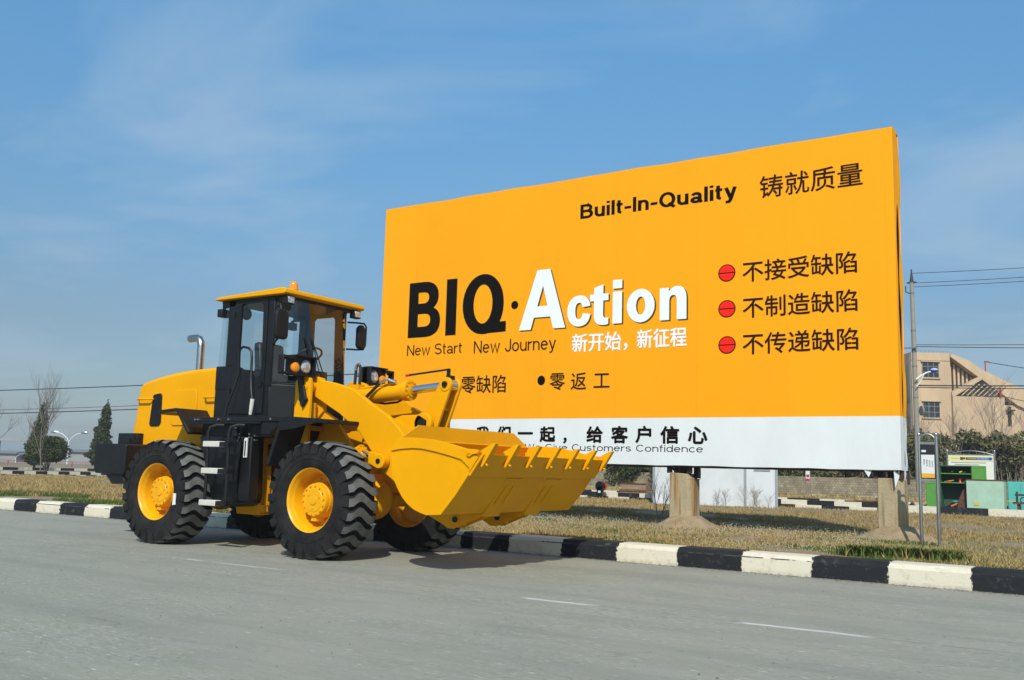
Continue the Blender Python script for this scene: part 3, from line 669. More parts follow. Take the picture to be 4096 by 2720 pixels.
gi = "M 0 0 L 0 .73 L 1 .73 L 1 0 Z M 0 .80 L 0 1 L 1 1 L 1 .80 Z"
go = ell(.5, .5, .5, .5)+ell(.5, .5, .165, .27)
gn = "M 0 0 L 0 .97 L .34 .97 L .34 .85 C .42 .95 .52 1 .66 1 C .88 1 1 .87 1 .62 L 1 0 L .64 0 L .64 .57 C .64 .68 .6 .74 .51 .74 C .42 .74 .36 .68 .36 .56 L .36 0 Z"
glyphs([(gB, -12.39, -11.57, 3.67, 4.81), (gI, -11.43, -11.17, 3.67, 4.81), (gQ, -11.02, -9.98, 3.65, 4.84)], INK, YB-.004)
glyphs([(ell(.5, .5, .5, .5), -9.87, -9.71, 4.09, 4.25)], INK, YB-.004, 'bullet_dot')
act = [(gA, -9.68, -8.67, 3.67, 4.80), (gc, -8.63, -8.15, 3.67, 4.245), (gt, -8.16, -7.785, 3.67, 4.41), (gi, -7.70, -7.515, 3.68, 4.47), (go, -7.42, -6.885, 3.67, 4.265), (gn, -6.79, -6.295, 3.68, 4.26)]
glyphs(act, SHD, YB-.004, 'lettering_shadow', .028, -.022)
glyphs(act, WIN, YB-.007)
def line(chars, m, off=0):
    for s_, x0, x1, z0, z1 in chars: put_text(s_, x0, x1, z0, z1, m, off=off, parent=bb)
put_latin('New Start', -12.39, -11.0, 3.278, 3.522, BRN, .054, .085, parent=bb); put_latin('New Journey', -10.715, -8.86, 3.215, 3.525, BRN, .054, .085, parent=bb)
line([('新开始，', -8.52, -7.40, 3.19, 3.54), ('新征程', -7.22, -6.29, 3.21, 3.545)], WIN, .006)
line([('零缺陷', -10.99, -9.94, 2.50, 2.845), ('零', -8.975, -8.65, 2.52, 2.835), ('返', -8.53, -8.21, 2.52, 2.83), ('工', -8.06, -7.74, 2.545, 2.80)], BRN, .003)
put_latin('Built-In-Quality', -8.395, -5.40, 5.60, 5.975, INK, .085, .085, parent=bb)
line([('铸就质量', -5.01, -3.37, 5.60, 5.98)], BRN, .003)
line([('不接受缺陷', -5.31, -3.485, 4.22, 4.57), ('不制造缺陷', -5.31, -3.49, 3.62, 3.97), ('不传递缺陷', -5.315, -3.49, 3.02, 3.37)], BRN, .004)
line([('我', -10.59, -10.29, 1.57, 1.87), ('们', -10.11, -9.80, 1.57, 1.87), ('一', -9.645, -9.31, 1.715, 1.76), ('起', -9.165, -8.83, 1.575, 1.865), ('，', -8.665, -8.59, 1.555, 1.665),
      ('给', -8.19, -7.86, 1.57, 1.865), ('客', -7.70, -7.37, 1.565, 1.87), ('户', -7.23, -6.93, 1.575, 1.87), ('信', -6.765, -6.42, 1.565, 1.865), ('心', -6.265, -5.92, 1.565, 1.855)], INK, .011)
put_latin('We Give Customers Confidence', -9.48, -6.0, 1.418, 1.552, INK, .046, .10, parent=bb)
glyphs([(ell(.5, .5, .5, .5), -9.24, -9.075, 2.62, 2.80)], INK, YB-.004, 'bullet_dot')
for zc_ in (4.405, 3.80, 3.195):
    d = glyphs([(ell(.5, .5, .5, .5), -5.73, -5.43, zc_-.147, zc_+.147)], BRN, YB-.004, 'stop_disc')
    b = MB()
    b.add([(-5.58+.13*math.cos(t), YB-.007, zc_+.128*math.sin(t)) for t in np.linspace(R(4.5), R(175.5), 24)], [list(range(24))])
    b.add([(-5.58+.13*math.cos(t), YB-.007, zc_+.128*math.sin(t)) for t in np.linspace(R(184.5), R(355.5), 24)], [list(range(24))])
    b.build('red_half', RDI, d, smooth=False, fixn=False)

# ---------------------------------------------------------------- concrete pillars
def stain_mat():
    m = bpy.data.materials.new('stained_concrete'); m.use_nodes = True; t = m.node_tree; b = t.nodes['Principled BSDF']; b.inputs['Roughness'].default_value = .9
    L = t.links.new; g = t.nodes.new('ShaderNodeNewGeometry')
    def nz(s, st, lo, hi):
        mpn = t.nodes.new('ShaderNodeMapping'); mpn.inputs['Scale'].default_value = st; L(g.outputs['Position'], mpn.inputs['Vector'])
        n = t.nodes.new('ShaderNodeTexNoise'); n.inputs['Scale'].default_value = s; n.inputs['Detail'].default_value = 5; L(mpn.outputs[0], n.inputs['Vector'])
        mr = t.nodes.new('ShaderNodeMapRange'); mr.inputs[1].default_value = lo; mr.inputs[2].default_value = hi; L(n.outputs['Fac'], mr.inputs[0]); return mr.outputs[0]
    def mix(f, a, c):
        x = t.nodes.new('ShaderNodeMix'); x.data_type = 'RGBA'; L(f, x.inputs['Factor'])
        for s_, q in (('A', a), ('B', c)):
            if isinstance(q, tuple): x.inputs[s_].default_value = (*[k_*ALB for k_ in q], 1)
            else: L(q, x.inputs[s_])
        return x.outputs['Result']
    c = mix(nz(5, (1, 1, 1), .3, .7), (.46, .37, .22), (.36, .30, .19))
    c = mix(nz(9, (1, 1, .06), .52, .62), c, (.30, .15, .035))
    c = mix(nz(7, (1, 1, .08), .6, .7), c, (.22, .16, .09))
    c = mix(nz(40, (1, 1, 1), .55, .8), c, (.28, .23, .15))
    L(c, b.inputs['Base Color'])
    bp = t.nodes.new('ShaderNodeBump'); bp.inputs['Strength'].default_value = .3; bp.inputs['Distance'].default_value = .01; L(nz(30, (1, 1, 1), .2, .8), bp.inputs['Height']); L(bp.outputs[0], b.inputs['Normal'])
    return m
STN = stain_mat()
SOIL = mat('bare_soil', (.40, .285, .16), .95, var=.35, vscale=6, bump=.5, bscale=18)
def pillar(x, w, label, brk):
    p = thing('concrete_pillar', label, 'pillar', (x, 15.2, .18), 'concrete pillars holding up the billboard')
    h = w/2; c = h*.42; b = MB()
    pl = [(x-h, 15.2-h+c), (x-h+c*.2, 15.2-h), (x+h-c, 15.2-h), (x+h, 15.2-h+c*.8), (x+h, 15.2+h-c), (x+h-c, 15.2+h), (x-h+c, 15.2+h), (x-h, 15.2+h-c)]
    n = len(pl); v = []
    zs = [.1, .6, .98, 1.085]
    for k, z in enumerate(zs):
        s_ = 1+.03*(1-k/3)
        for i, (px, py) in enumerate(pl):
            zz = z+random.uniform(-.012, .012) if k == 3 else z
            if brk and i in (3, 4) and k == 3: zz -= .16; px_ = x+(px-x)*.82
            else: px_ = px
            v.append((x+(px_-x)*s_, 15.2+(py-15.2)*s_, zz))
    f = [(k*n+i, k*n+(i+1) % n, (k+1)*n+(i+1) % n, (k+1)*n+i) for k in range(3) for i in range(n)]+[[3*n+i for i in range(n)]]
    b.add(v, f); b.build('shaft', STN, p, bev=.012, smooth=False)
    b = MB(); v = []; n = 20
    for r, z in ((.74, .17), (.56, .21), (.40, .285), (.25, .37), (.1, .39)):
        for i in range(n):
            t = 2*math.pi*i/n; rr = r*(1+random.uniform(-.06, .06)); v.append((x+.05+rr*math.cos(t), 15.15+rr*.9*math.sin(t), z+random.uniform(-.012, .012)))
    f = [(k*n+i, k*n+(i+1) % n, (k+1)*n+(i+1) % n, (k+1)*n+i) for k in range(4) for i in range(n)]
    b.add(v, f); b.build('soil_mound', SOIL, p)
    return p
pillar(-6.44, .415, 'cracked concrete pillar with a broken top corner under the middle of the board', True)
pillar(-3.11, .38, 'rust streaked concrete pillar under the right end of the board beside the sign post', False)

# ================================================================ WHEEL LOADER
YC = 8.85
ld = thing('wheel_loader', 'yellow wheel loader with black cab and raised toothed bucket parked on the road', 'wheel loader', (-9.1, YC, 0))
def mir(y): return 2*YC-y
def both(fn):
    for s in (1, -1): fn(lambda y: y if s == 1 else mir(y))

# ---- wheels: wheel (rim) > tyre, hub
def make_tyre():
    b = MB(); n = 78
    prof = [(-.185, .345), (-.205, .365), (-.222, .43), (-.228, .50), (-.224, .56), (-.205, .605), (-.16, .622), (0, .630), (.16, .622), (.205, .605), (.224, .56), (.228, .50), (.222, .43), (.205, .365), (.185, .345)]
    b.lathe(prof, (0, 0, 0), n, 0)
    N = 26; p = 2*math.pi/N
    us = [0, .03, .08, .14, .2, .26, .32, .38, .44, .5, .56, .62, .68, .74, .8, .86, .92, .97, 1]
    def off(u):
        u = min(max((u-.04)/.92, 0), 1)
        return (.40*math.sin(math.pi*min(u/.62, 1)*1.0)**1.3*(1 if u < .62 else 0)-(.26*math.sin(math.pi*(u-.62)/.38*.80) if u >= .62 else 0)-.05)*p
    for k in range(N):
        V = []; ph0 = k*p
        for u in us:
            w = -.224+.448*u; e = abs(u-.5)*2
            top = .664-.008*e**2-(.030*max(0, (e-.80)/.20)**1.5)
            if u in (0, 1): top = .585
            if u in (.03, .97): top = .632
            bot = .60 if e < .9 else .54
            if u in (0, 1): bot = .52
            if u in (.03, .97): bot = .55
            th = p*(.375-.035*e)
            c = ph0+off(u)
            ww = math.copysign(.236, w) if u in (0, 1, .03, .97) else w
            for dphi, r in ((-th, bot), (-th*.82, top), (th*.82, top), (th, bot)):
                V.append((r*math.cos(c+dphi), ww, r*math.sin(c+dphi)))
        m = len(us); F = []
        for i in range(m-1):
            a = 4*i; q = 4*(i+1)
            F += [((a, q, q+1, a+1), 0), ((a+1, q+1, q+2, a+2), 1 if 1 <= i < m-2 else 0), ((a+2, q+2, q+3, a+3), 0)]
        o = len(b.v); b.v += V
        for f, mi in F: b.f.append([j+o for j in f]); b.m.append(mi)
        for a in (0, 4*(m-1)): b.f.append([o+a, o+a+1, o+a+2, o+a+3]); b.m.append(0)
    # moulded rings on the side wall
    for w in (-1, 1): b.lathe([(w*.2265, .455), (w*.231, .462), (w*.231, .468), (w*.2275, .475)], (0, 0, 0), n, 0)
    return b
def make_wheel(loc, ang):
    b = MB()   # outer side is -Y
    b.lathe([(-.172, .372), (-.195, .378), (-.203, .372), (-.200, .360), (-.188, .346), (-.176, .338), (-.150, .330), (-.135, .318), (-.120, .312), (-.02, .300), (.045, .285), (.05, .10)], (0, 0, 0), 48)
    b.lathe([(.19, .372), (.20, .36), (.17, .33), (.05, .30), (.05, .1)], (0, 0, 0), 32)
    w = b.build('wheel', YEL2, ld, loc=(0, 0, 0))
    t = make_tyre().build('tyre', [RUB, TRD], w, loc=(0, 0, 0))
    b = MB()
    b.lathe([(.05, .205), (-.07, .195), (-.075, .188), (-.125, .186), (-.135, .178), (-.137, .135), (-.142, .13), (-.142, .058), (-.152, .052), (-.155, .0)], (0, 0, 0), 32)
    for k in range(14):
        a = 2*math.pi*k/14+.1
        b.cyl((.160*math.cos(a), -.13, .160*math.sin(a)), (.160*math.cos(a), -.152, .160*math.sin(a)), .011, n=6)
    for k in range(3):
        a = 2*math.pi*k/3+.4
        b.cyl((.095*math.cos(a), -.14, .095*math.sin(a)), (.095*math.cos(a), -.149, .095*math.sin(a)), .016, n=10)
    for k in range(10):
        a = 2*math.pi*k/10
        b.cyl((.245*math.cos(a), .05, .245*math.sin(a)), (.245*math.cos(a), .02, .245*math.sin(a)), .014, n=6)
    b.box((-.05, -.11, -.235), (.03, .02, -.17))
    h = b.build('hub', YEL2, w, loc=(0, 0, 0))
    w.location = Vector(loc)-ld.location; w.rotation_euler = (0, ang, 0)
    return w, t, h
XF, XRr, ZW = -7.795, -10.53, .655
w0, t0, h0 = make_wheel((XF, 7.985, ZW), 0)
def copy_wheel(loc, ang, flip):
    w = w0.copy(); C.objects.link(w); w.parent = ld
    for ch in (t0, h0):
        c = ch.copy(); C.objects.link(c); c.parent = w
    w.location = Vector(loc)-ld.location; w.rotation_euler = (0, ang, math.pi if flip else 0)
    return w
wr = copy_wheel((XRr, 7.985, ZW), R(5), False)
copy_wheel((XF, mir(7.985), ZW), R(9), True); copy_wheel((XRr, mir(7.985), ZW), R(3), True)
b = MB(); a = R(-28); 
b.prism([(XRr+.395, .50), (XRr+.455, .51), (XRr+.45, .645), (XRr+.405, .648)], 7.985-.2335, 7.985-.226)
b.build('paper_label', WHT, ld, smooth=False)

# ---- axles and chassis
for x in (XF, XRr):
    b = MB(); b.cyl((x, 8.25, ZW), (x, 9.45, ZW), .10, n=18); b.ball((x, YC, ZW), .25, 18, 12)
    b.box((x-.13, 8.5, ZW+.08), (x+.13, 8.7, ZW+.3)); b.box((x-.13, 9.0, ZW+.08), (x+.13, 9.2, ZW+.3))
    b.cyl((x, YC, ZW), (x+(.45 if x == XRr else -.45), YC, ZW), .12, n=14)
    b.build('axle', YEL, ld)
b = MB()
b.box((-11.9, 8.45, .62), (-9.5, 8.55, 1.10)); b.box((-11.9, 9.15, .62), (-9.5, 9.25, 1.10)); b.box((-11.9, 8.55, .7), (-9.5, 9.15, .8))
b.prism([(-9.80, .545), (-9.50, .545), (-9.44, .60), (-9.44, 1.40), (-9.335, 1.40), (-9.335, .40), (-9.52, .40), (-9.76, .40)], 8.46, 8.54)
b.prism([(-9.80, .545), (-9.50, .545), (-9.44, .60), (-9.44, 1.40), (-9.335, 1.40), (-9.335, .40), (-9.52, .40), (-9.76, .40)], 9.16, 9.24)
b.box((-9.75, 8.54, .40), (-9.34, 9.16, .46)); b.box((-9.45, 8.54, 1.30), (-9.34, 9.16, 1.42)); b.cyl((-9.28, YC, .42), (-9.28, YC, 1.4), .09)
b.build('rear_frame', YEL, ld, bev=.006)
b = MB()
fp = [(-8.62, 1.50), (-8.53, 1.77), (-8.20, 1.62), (-7.92, 1.31), (-7.82, 1.10), (-7.86, .84), (-8.02, .56), (-8.9, .50), (-9.22, .55), (-9.22, .72), (-8.95, .80), (-8.88, 1.22)]
for y in (8.53, mir(8.59)): b.prism(fp, y, y+.06)
b.box((-9.1, 8.59, .52), (-8.0, 9.11, .60)); b.box((-8.0, 8.59, .60), (-7.94, 9.11, 1.28)); b.box((-8.8, 8.59, .60), (-8.74, 9.11, 1.45)); b.box((-9.25, 8.6, 1.24), (-8.9, 9.1, 1.30)); b.box((-9.3, 8.6, .62), (-9.0, 9.1, .70))
b.box((-9.31, 8.50, .52), (-9.27, 8.56, 1.02)); b.box((-9.36, 8.47, .44), (-9.28, 8.56, .53))
b.build('front_frame', YEL, ld, bev=.006)
def towers(f):
    y0, y1 = sorted((f(8.25), f(8.30)))
    b = MB(); b.prism([(-8.61, 1.30), (-8.61, 2.05), (-8.575, 2.10), (-8.53, 2.125), (-8.42, 2.125), (-8.37, 2.09), (-8.355, 2.03), (-8.355, 1.30)], y0, y1)
    y2, y3 = sorted((f(8.30), f(8.53)))
    b.box((-8.61, y2, 1.46), (-8.36, y3, 1.52)); b.cyl((-8.46, f(8.235), 2.0), (-8.46, f(8.56), 2.0), .07, n=20); b.cyl((-8.46, f(8.225), 2.0), (-8.46, f(8.24), 2.0), .035, n=12)
    b.cyl((-8.46, f(8.40), 1.52), (-8.46, f(8.40), 1.80), .06, n=14)
    y2, y3 = sorted((f(8.49), f(8.56)))
    b.prism([(-8.62, 1.45), (-8.62, 2.08), (-8.53, 2.13), (-8.42, 2.12), (-8.37, 2.05), (-8.36, 1.7)], y2, y3)
    b.build('boom_tower', YEL, ld, bev=.008)
both(towers)

# ---- lift arms
armp = [(-8.55, 2.05), (-8.52, 2.11), (-8.45, 2.135), (-8.38, 2.115), (-8.32, 2.075), (-8.13, 2.045), (-7.93, 1.995), (-7.80, 1.96), (-7.70, 1.90), (-7.50, 1.775), (-7.24, 1.635), (-7.04, 1.475), (-6.90, 1.30), (-6.60, .92), (-6.30, .64),
        (-6.12, .575), (-6.08, .51), (-6.12, .44), (-6.20, .425), (-6.28, .45), (-6.5, .56), (-6.8, .73), (-7.10, .885), (-7.32, 1.02), (-7.44, 1.20), (-7.66, 1.44), (-7.99, 1.66), (-8.41, 1.87), (-8.50, 1.93)]
def arms(f):
    y0, y1 = sorted((f(8.40), f(8.475)))
    b = MB(); b.prism(armp, y0, y1); b.build('lift_arm', YEL, ld, bev=.010, seg=2)
both(arms)
b = MB()
b.prism([(-7.42, 1.60), (-7.25, 1.655), (-6.98, 1.66), (-6.86, 1.60), (-6.86, 1.44), (-7.05, 1.36), (-7.35, 1.42)], 8.66, 8.72)
b.prism([(-7.42, 1.60), (-7.25, 1.655), (-6.98, 1.66), (-6.86, 1.60), (-6.86, 1.44), (-7.05, 1.36), (-7.35, 1.42)], 8.98, 9.04)
for y in (8.66, 8.98): b.cyl((-6.93, y, 1.56), (-6.93, y+.06, 1.56), .125, n=24)
b.prism([(-7.42, 1.56), (-7.30, 1.62), (-7.10, 1.50), (-7.02, 1.36), (-7.15, 1.30), (-7.36, 1.40)], 8.475, 9.225)
b.build('boom_cross_beam', YEL, ld, bev=.01)
b = MB(); b.cyl((-6.93, 8.63, 1.56), (-6.93, 9.07, 1.56), .055, n=18); b.build('pivot_pin', BLK, ld)

# ---- rocker lever, tilt cylinder
lev = arc(-6.68, 2.015, .085, 160, -15, 10)+[(-6.775, 1.53), (-6.80, 1.36), (-6.74, 1.08), (-6.80, 1.02), (-6.90, 1.05), (-6.97, 1.25), (-7.02, 1.42), (-7.0, 1.60), (-6.93, 1.75)]
for y in (8.745, 8.925):
    b = MB(); b.prism(lev, y, y+.04); b.cyl((-6.68, y-.008, 2.015), (-6.68, y+.048, 2.015), .082, n=20); b.build('rocker_lever', YEL, ld, bev=.005)
b = MB(); b.box((-6.84, 8.785, 1.72), (-6.76, 8.925, 1.76)); b.box((-6.96, 8.785, 1.20), (-6.93, 8.925, 1.7)); b.build('lever_web', YEL, ld)
b = MB(); b.cyl((-6.68, 8.72, 2.015), (-6.68, 8.98, 2.015), .036, n=16); b.build('lever_pin', BLK, ld)
b = MB(); b.box((-6.715, 8.80, 2.08), (-6.66, 8.90, 2.125)); b.tube([(-7.33, 8.85, 2.15), (-6.72, 8.85, 2.20)], .012); b.box((-6.735, 8.835, 2.10), (-6.70, 8.865, 2.21)); b.build('level_indicator', BLKM, ld)
b = MB(); b.cyl((-7.36, 8.85, 2.147), (-7.30, 8.85, 2.152), .016); b.build('indicator_tip', RED, ld)
ax = lambda x: (x, 8.85, 2.015+(x+6.68)*.082)
b = MB(); b.cyl(ax(-8.30), ax(-7.33), .098, n=28); b.cyl(ax(-7.36), ax(-7.27), .122, n=28); b.cyl(ax(-7.27), ax(-7.255), .085, n=24)
for k in range(12):
    t = 2*math.pi*k/12; p = Vector(ax(-7.27))+Vector((0, .105*math.cos(t), .105*math.sin(t))); b.cyl(p, p+Vector((.016, 0, 0)), .011, n=6)
b.box((-8.23, 8.80, 1.95), (-8.08, 8.92, 2.055)); b.tube([(-8.05, 8.82, 2.005), (-7.55, 8.80, 2.045), (-7.45, 8.79, 2.05)], .013); b.cyl((-8.35, 8.8, 1.88), (-8.35, 8.9, 1.88), .11)
b.build('tilt_cylinder', YEL, ld)
b = MB(); b.cyl(ax(-7.26), ax(-6.72), .05, n=24); b.cyl((-6.68, 8.79, 2.015), (-6.68, 8.92, 2.015), .07); b.build('piston_rod', CHR, ld)
b = MB(); b.tube([(-8.195, 8.86, 2.05), (-8.19, 8.86, 2.16), (-8.185, 8.86, 2.25)], .019); b.tube([(-8.115, 8.86, 2.05), (-8.11, 8.86, 2.2), (-8.115, 8.86, 2.28), (-8.13, 8.86, 2.30)], .019)
b.tube([(-8.02, 8.70, 1.78), (-7.88, 8.70, 1.86), (-7.74, 8.71, 1.98), (-7.66, 8.72, 2.05)], .02); b.tube([(-7.9, 8.86, 1.84), (-7.7, 8.88, 1.815), (-7.5, 8.88, 1.83), (-7.38, 8.87, 1.88)], .014)
b.build('hydraulic_hose', HOSE, ld)
b = MB(); b.tube([(-8.185, 8.86, 2.24), (-8.182, 8.86, 2.28), (-8.16, 8.86, 2.31), (-8.13, 8.86, 2.315)], .021); b.build('hose_elbow', STE, ld); b = MB(); b.tube([(-7.67, 8.72, 2.045), (-7.60, 8.73, 2.085), (-7.54, 8.75, 2.095), (-7.49, 8.77, 2.07)], .016); b.cyl((-7.53, 8.76, 2.08), (-7.46, 8.78, 2.06), .028)
b.build('hose_fitting', STE, ld)
def lift_cyl(f):
    b = MB(); b.cyl((-8.55, f(8.33), .72), (-7.56, f(8.33), 1.19), .075, n=20); b.cyl((-7.60, f(8.33), 1.17), (-7.52, f(8.33), 1.208), .098, n=20)
    for k in range(10):
        t = 2*math.pi*k/10; b.cyl((-7.53+.036*math.sin(t)*-1, f(8.33)+.083*math.cos(t), 1.205+.078*math.sin(t)), (-7.51-.036*math.sin(t), f(8.33)+.083*math.cos(t), 1.214+.078*math.sin(t)), .010, n=6)
    c = b.build('lift_cylinder', YEL, ld)
    b = MB(); b.cyl((-7.53, f(8.33), 1.20), (-7.40, f(8.33), 1.165), .034, n=16); b.build('piston_rod', CHR, c)
    b = MB(); pl = [(-7.40, 1.22)]+arc(-7.24, 1.11, .085, 60, -110, 10)+[(-7.40, 1.085)]
    y0, y1 = sorted((f(8.28), f(8.38))); b.prism(pl, y0, y1); b.build('clevis', YEL, c, bev=.008)
    b = MB(); b.cyl((-7.245, f(8.27), 1.11), (-7.245, f(8.42), 1.11), .03, n=16); b.build('pin', BLK, c)
both(lift_cyl)

# ---- bucket
BKT = ld
sp = [(-6.36, 1.34), (-6.23, 1.352), (-6.09, 1.348), (-5.89, 1.33), (-5.69, 1.29), (-5.46, 1.235), (-5.40, 1.19), (-5.345, 1.165), (-5.45, 1.015), (-5.62, .785), (-5.79, .592), (-5.97, .580), (-6.05, .60), (-6.14, .632), (-6.22, .682), (-6.29, .745), (-6.355, .83), (-6.41, .92), (-6.445, 1.03), (-6.455, 1.15), (-6.45, 1.22)]
b = MB()
b.prism(sp, 7.58, 7.612); b.prism(sp, mir(7.612), mir(7.58))
shell = [(-5.40, 1.10), (-5.62, .785), (-5.79, .592), (-5.97, .580), (-6.05, .60), (-6.14, .632), (-6.22, .682), (-6.29, .745), (-6.355, .83), (-6.41, .92), (-6.445, 1.03), (-6.455, 1.15), (-6.44, 1.25), (-6.38, 1.345)]
cx_, cz_ = -5.9, 1.05
inner = [(x+(cx_-x)*.03, z+(cz_-z)*.045) for x, z in shell]
b.prism(shell+inner[::-1], 7.612, mir(7.612))
bk = b.build('bucket', YEL, ld, bev=.004)
b = MB()   # reinforcing strip along the upper edge of each side plate
top_ = sp[0:6]; low = [(-6.45, 1.212), (-6.33, 1.232), (-6.17, 1.243), (-6.04, 1.238), (-5.88, 1.212), (-5.72, 1.180), (-5.55, 1.14), (-5.45, 1.06), (-5.448, 1.022)]
strip = [(-6.36, 1.345)]+top_[1:]+[(-5.40, 1.19), (-5.345, 1.165), (-5.44, 1.03)]+low[::-1]
for y0, y1 in ((7.562, 7.58), (mir(7.58), mir(7.562))):
    b = MB(); b.prism(strip, y0, y1); b.build('side_strip', YEL, bk, bev=.003)
b = MB()   # spill guard above the back wall
b.add([(-6.375, 7.612, 1.335), (-6.375, mir(7.612), 1.335), (-6.385, mir(7.93), 1.497), (-6.385, 7.93, 1.497)], [(0, 1, 2, 3)])
b.add([(-6.395, 7.612, 1.335), (-6.395, mir(7.612), 1.335), (-6.40, mir(7.93), 1.497), (-6.40, 7.93, 1.497)], [(3, 2, 1, 0)])
b.add([(-6.385, 7.93, 1.497), (-6.385, mir(7.93), 1.497), (-6.40, mir(7.93), 1.497), (-6.40, 7.93, 1.497)], [(0, 1, 2, 3)])
b.add([(-6.375, 7.612, 1.335), (-6.385, 7.93, 1.497), (-6.40, 7.93, 1.497), (-6.395, 7.612, 1.335)], [(0, 1, 2, 3)])
b.add([(-6.375, mir(7.612), 1.335), (-6.385, mir(7.93), 1.497), (-6.40, mir(7.93), 1.497), (-6.395, mir(7.612), 1.335)], [(0, 1, 2, 3)])
b.build('spill_guard', YEL, bk, smooth=False)
b = MB()   # cutting edge: thick plate
b.prism([(-5.285, 1.195), (-5.32, 1.19), (-5.47, .995), (-5.45, .975)], 7.575, mir(7.575))
b.build('cutting_edge', YEL, bk, bev=.003)
ys = [7.60+i*(mir(7.66)-7.60)/6 for i in range(7)]
for y in ys:
    b = MB()
    tp = [(-5.17, 1.300), (-5.205, 1.302), (-5.36, 1.225), (-5.335, 1.205), (-5.335, 1.175), (-5.30, 1.185), (-5.345, 1.075), (-5.32, 1.07)]
    b.prism(tp, y, y+.06); b.cyl((-5.30, y+.03, 1.10), (-5.275, y+.03, 1.085), .012, n=6)
    b.build('tooth', YEL, bk, bev=.004)
for y in (7.54, mir(7.575)):
    b = MB(); b.prism([(-5.46, 1.245), (-5.33, 1.235), (-5.335, 1.20), (-5.40, 1.19), (-5.44, 1.165), (-5.47, 1.18), (-5.48, 1.215)], y, y+.035)
    b.cyl((-5.445, y-.008, 1.21), (-5.445, y+.03, 1.21), .018, n=10); b.build('corner_guard', YEL, bk, bev=.003)
def hinge(f):
    for dy in (0, .16):
        b = MB(); y0, y1 = sorted((f(8.38+dy-.03), f(8.38+dy)))
        b.prism([(-6.54, .60), (-6.54, .53), (-6.35, .45), (-6.28, .412), (-6.20, .408), (-6.03, .48), (-5.88, .535), (-5.80, .61), (-6.0, .62), (-6.3, .75)], y0, y1)
        b.cyl((-6.17, f(8.38+dy-.04), .51), (-6.17, f(8.38+dy+.01), .51), .05, n=18)
        b.build('hinge_plate', YEL, bk, bev=.005)
    b = MB(); b.cyl((-6.17, f(8.325), .51), (-6.17, f(8.57), .51), .032, n=16); b.build('hinge_pin', BLK, bk)
    b = MB()   # wear straps on the underside, each with two raised ribs
    c, s_ = math.cos(R(53.5)), math.sin(R(53.5)); nx, nz_ = s_, -c
    def under(t, d): return (-5.79+.5*t*c*1.27+nx*d, .592+.5*t*s_*1.27+nz_*d)
    y0, y1 = sorted((f(8.30), f(8.60)))
    b.prism([(-6.05, .60), (-5.97, .577), (-5.79, .590), under(0.02, .001), under(.75, .001), under(.75, .024), under(0, .024), (-5.77, .556), (-5.97, .546), (-6.06, .57)], y0, y1)
    for dy in (.06, .20):
        y2, y3 = sorted((f(8.30+dy), f(8.30+dy+.05)))
        b.prism([under(.22, .022), under(.62, .022), under(.60, .040), under(.24, .040)], y2, y3)
    b.build('wear_strap', YEL, bk, bev=.003)
both(hinge)

# ---- cab
cab = MB()
plan = [(-10.03, 8.20), (-9.02, 8.20), (-8.72, 8.46), (-8.72, mir(8.46)), (-9.02, mir(8.20)), (-10.03, mir(8.20))]
cab.prism(plan, 1.615, 2.035, 2)
cab.box((-10.04, 8.21, 2.0), (-9.97, mir(8.21), 2.29))
cabo = cab.build('cab', BLK, ld, bev=.012)
def cabside(f, near):
    y0, y1 = sorted((f(8.195), f(8.25)))
    b = MB()
    b.box((-10.03, y0, 1.98), (-9.725, y1, 2.285)); b.box((-9.855, y0, 2.285), (-9.725, y1, 3.14)); b.box((-9.99, y0, 3.06), (-9.725, y1, 3.14))
    b.box((-9.105, y0, 2.0), (-9.0, y1, 3.14)); b.box((-9.725, y0, 3.105), (-9.105, y1, 3.14))
    b.build('cab_pillar', BLK, cabo, bev=.008)
    y2, y3 = sorted((f(8.185), f(8.225)))
    win = [(-9.605, 3.05), (-9.57, 3.08), (-9.23, 3.08), (-9.195, 3.04), (-9.165, 2.20), (-9.21, 2.135), (-9.29, 2.12), (-9.355, 2.17), (-9.60, 2.27), (-9.605, 2.4)]
    ou = [(-9.72, 3.10), (-9.60, 3.105), (-9.20, 3.105), (-9.11, 3.10), (-9.105, 2.2), (-9.105, 1.66), (-9.29, 1.655), (-9.40, 1.655), (-9.72, 1.66), (-9.72, 2.4)]
    b = MB(); b.ring(ou, win, y2, y3); d = b.build('door', BLK, cabo, bev=.006)
    b = MB(); b.add([(p_[0], f(8.203), p_[1]) for p_ in win], [list(range(len(win)))]); b.build('window', GLS, d, smooth=False)
    b = MB()
    for z in (1.95, 2.95): MB().cyl((-9.725, f(8.175), z-.04), (-9.725, f(8.175), z+.04), .012).build('hinge', BLKM, d)
    b.box((-9.19, min(f(8.165), f(8.19)), 2.0), (-9.13, max(f(8.165), f(8.19)), 2.06)); b.build('handle', BLKM, d)
    b = MB(); b.add([(-9.99, f(8.218), 3.06), (-9.855, f(8.218), 3.06), (-9.855, f(8.218), 2.285), (-10.02, f(8.218), 2.285)], [(0, 1, 2, 3)])
    b.build('side_glass', GLS, cabo, smooth=False, fixn=False)
    b = MB(); b.add([(-9.02, f(8.205), 3.12), (-8.855, f(8.44), 3.12), (-8.735, f(8.455), 2.06), (-9.02, f(8.205), 2.06)], [(0, 1, 2, 3)]); b.build('corner_glass', GLS, cabo, smooth=False, fixn=False)
    b = MB(); b.tube([(-9.015, f(8.20), 2.04), (-8.725, f(8.452), 2.045)], .008); b.build('trim_strip', BLKM, cabo)
cabside(lambda y: y, True); cabside(mir, False)
b = MB(); b.add([(-8.855, 8.445, 3.12), (-8.855, mir(8.445), 3.12), (-8.735, mir(8.46), 2.06), (-8.735, 8.46, 2.06)], [(0, 1, 2, 3)]); b.build('windscreen', GLS, cabo, smooth=False)
